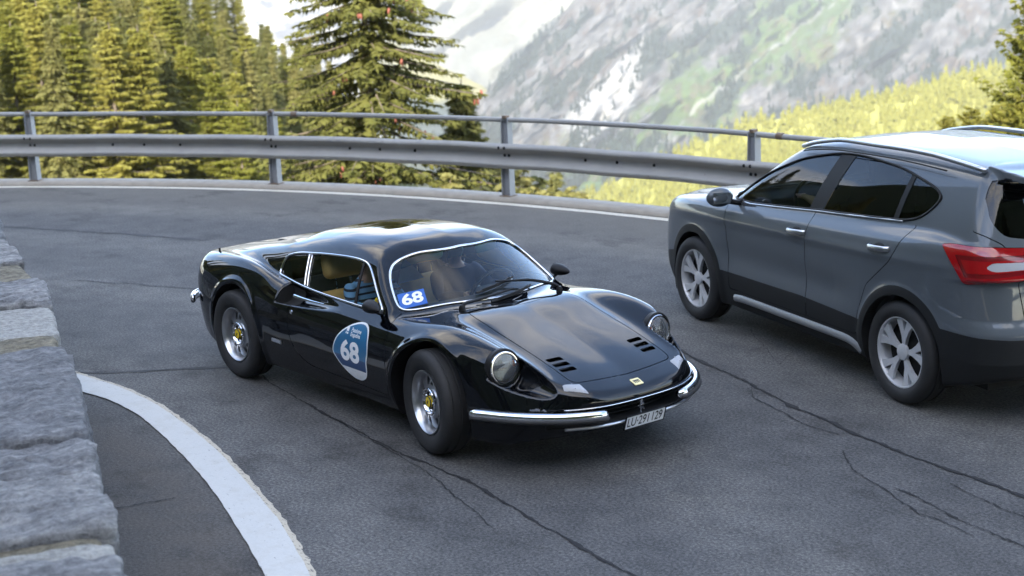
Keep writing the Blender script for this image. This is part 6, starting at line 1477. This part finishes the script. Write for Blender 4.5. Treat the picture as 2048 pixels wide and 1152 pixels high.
# farther ranges
def ffar(a, b):
    u = 150 + 1250*a; v = 330 - 720*b; D = 3600 + 1700*b; P = pxa(u, v, D); n1 = fbm(np.stack([u*.01 + v*.012, v*.006, 0*u], 1), 1.0, 6, 9); out = CAM - P; out /= np.linalg.norm(out, axis=1)[:, None]; return P + out*(n1*220)[:, None]
def fcol(a, b, P):
    u = 150 + 1250*a; v = 330 - 720*b; n1 = fbm(np.stack([u*.015 + v*.02, v*.012, 0*u], 1), 1.0, 6, 3); n2 = fbm(np.stack([u*.05, v*.07, 0*u], 1), 1.0, 5, 8)
    c = np.array([.17, .17, .14]) + .06*n1[:, None]; rock = np.array([.11, .115, .13]); m_ = sstep(n1 + .4*n2, .05, .3)*(u < 700); c = c*(1 - m_[:, None]) + rock*m_[:, None]
    sn = sstep(n2 + .25*n1, .05, .25)*((u > 380) & (u < 700)*(v < 150)); c = c*(1 - sn[:, None]) + np.array([.40, .40, .39])*sn[:, None]; return np.clip(c, .02, 1)
terrain('far_mountain', ffar, 130, 80, MAT['mountain'], cols=fcol)
def fmead(a, b):
    u = 120 + 900*a; top = 172 - (968 - u)*.50 + 40*np.clip((u - 968)/60, 0, 1); v = top*b + 380*(1 - b); D = 2500 + 500*b; P = pxa(u, v, D); P[:, 2] += fbm(P, .004, 5, 2)*14; return P
def cmead(a, b, P):
    u = 120 + 900*a; n1 = fbm(P, .006, 5, 4); n2 = fbm(P*[1, 1, 3], .02, 4, 6); m_ = sstep(n1*.5 + (1 - b)*2.4 - .75, .0, .2)[:, None]; c = np.array([.22, .20, .07])*(1 - m_) + np.array([.035, .05, .04])*m_
    sn = sstep(n2 + .35*n1, -.1, .18)*sstep(820 - u, 0, 160); rk = sstep(820 - u, 0, 160)[:, None]; c = c*(1 - rk) + np.array([.12, .125, .14])*rk; return np.clip(c*(1 - sn[:, None]) + np.array([.40, .39, .36])*sn[:, None], .01, 1)
terrain('far_meadow', fmead, 130, 60, MAT['mountain'], cols=cmead)
V = [(-6000, -6000, -330), (3000, -6000, -330), (3000, 6000, -330), (-6000, 6000, -330)]
tag(part('valley_floor', V, [(0, 1, 2, 3)], MAT['forest_floor'], smooth=False), kind='structure')
# ---------------------------------------------------------------- mountain air
def haze(dens):
    m = bpy.data.materials.new('mountain_air'); m.use_nodes = True; n = m.node_tree.nodes; n.remove(n['Principled BSDF'])
    v = n.new('ShaderNodeVolumePrincipled'); v.inputs['Color'].default_value = (1, .97, .91, 1); v.inputs['Density'].default_value = dens; v.inputs['Anisotropy'].default_value = .35; m.node_tree.links.new(v.outputs[0], n['Material Output'].inputs['Volume'])
    o = MB().box((-1800, 1200, 60), (9600, 9600, 800)).build('haze', m, smooth=False); tag(o, 'pale mountain haze thickening towards the far side of the valley', 'haze', kind='stuff'); return o
HZ = haze(1.7e-4)
build_sports_car(); build_crossover()
build_people()
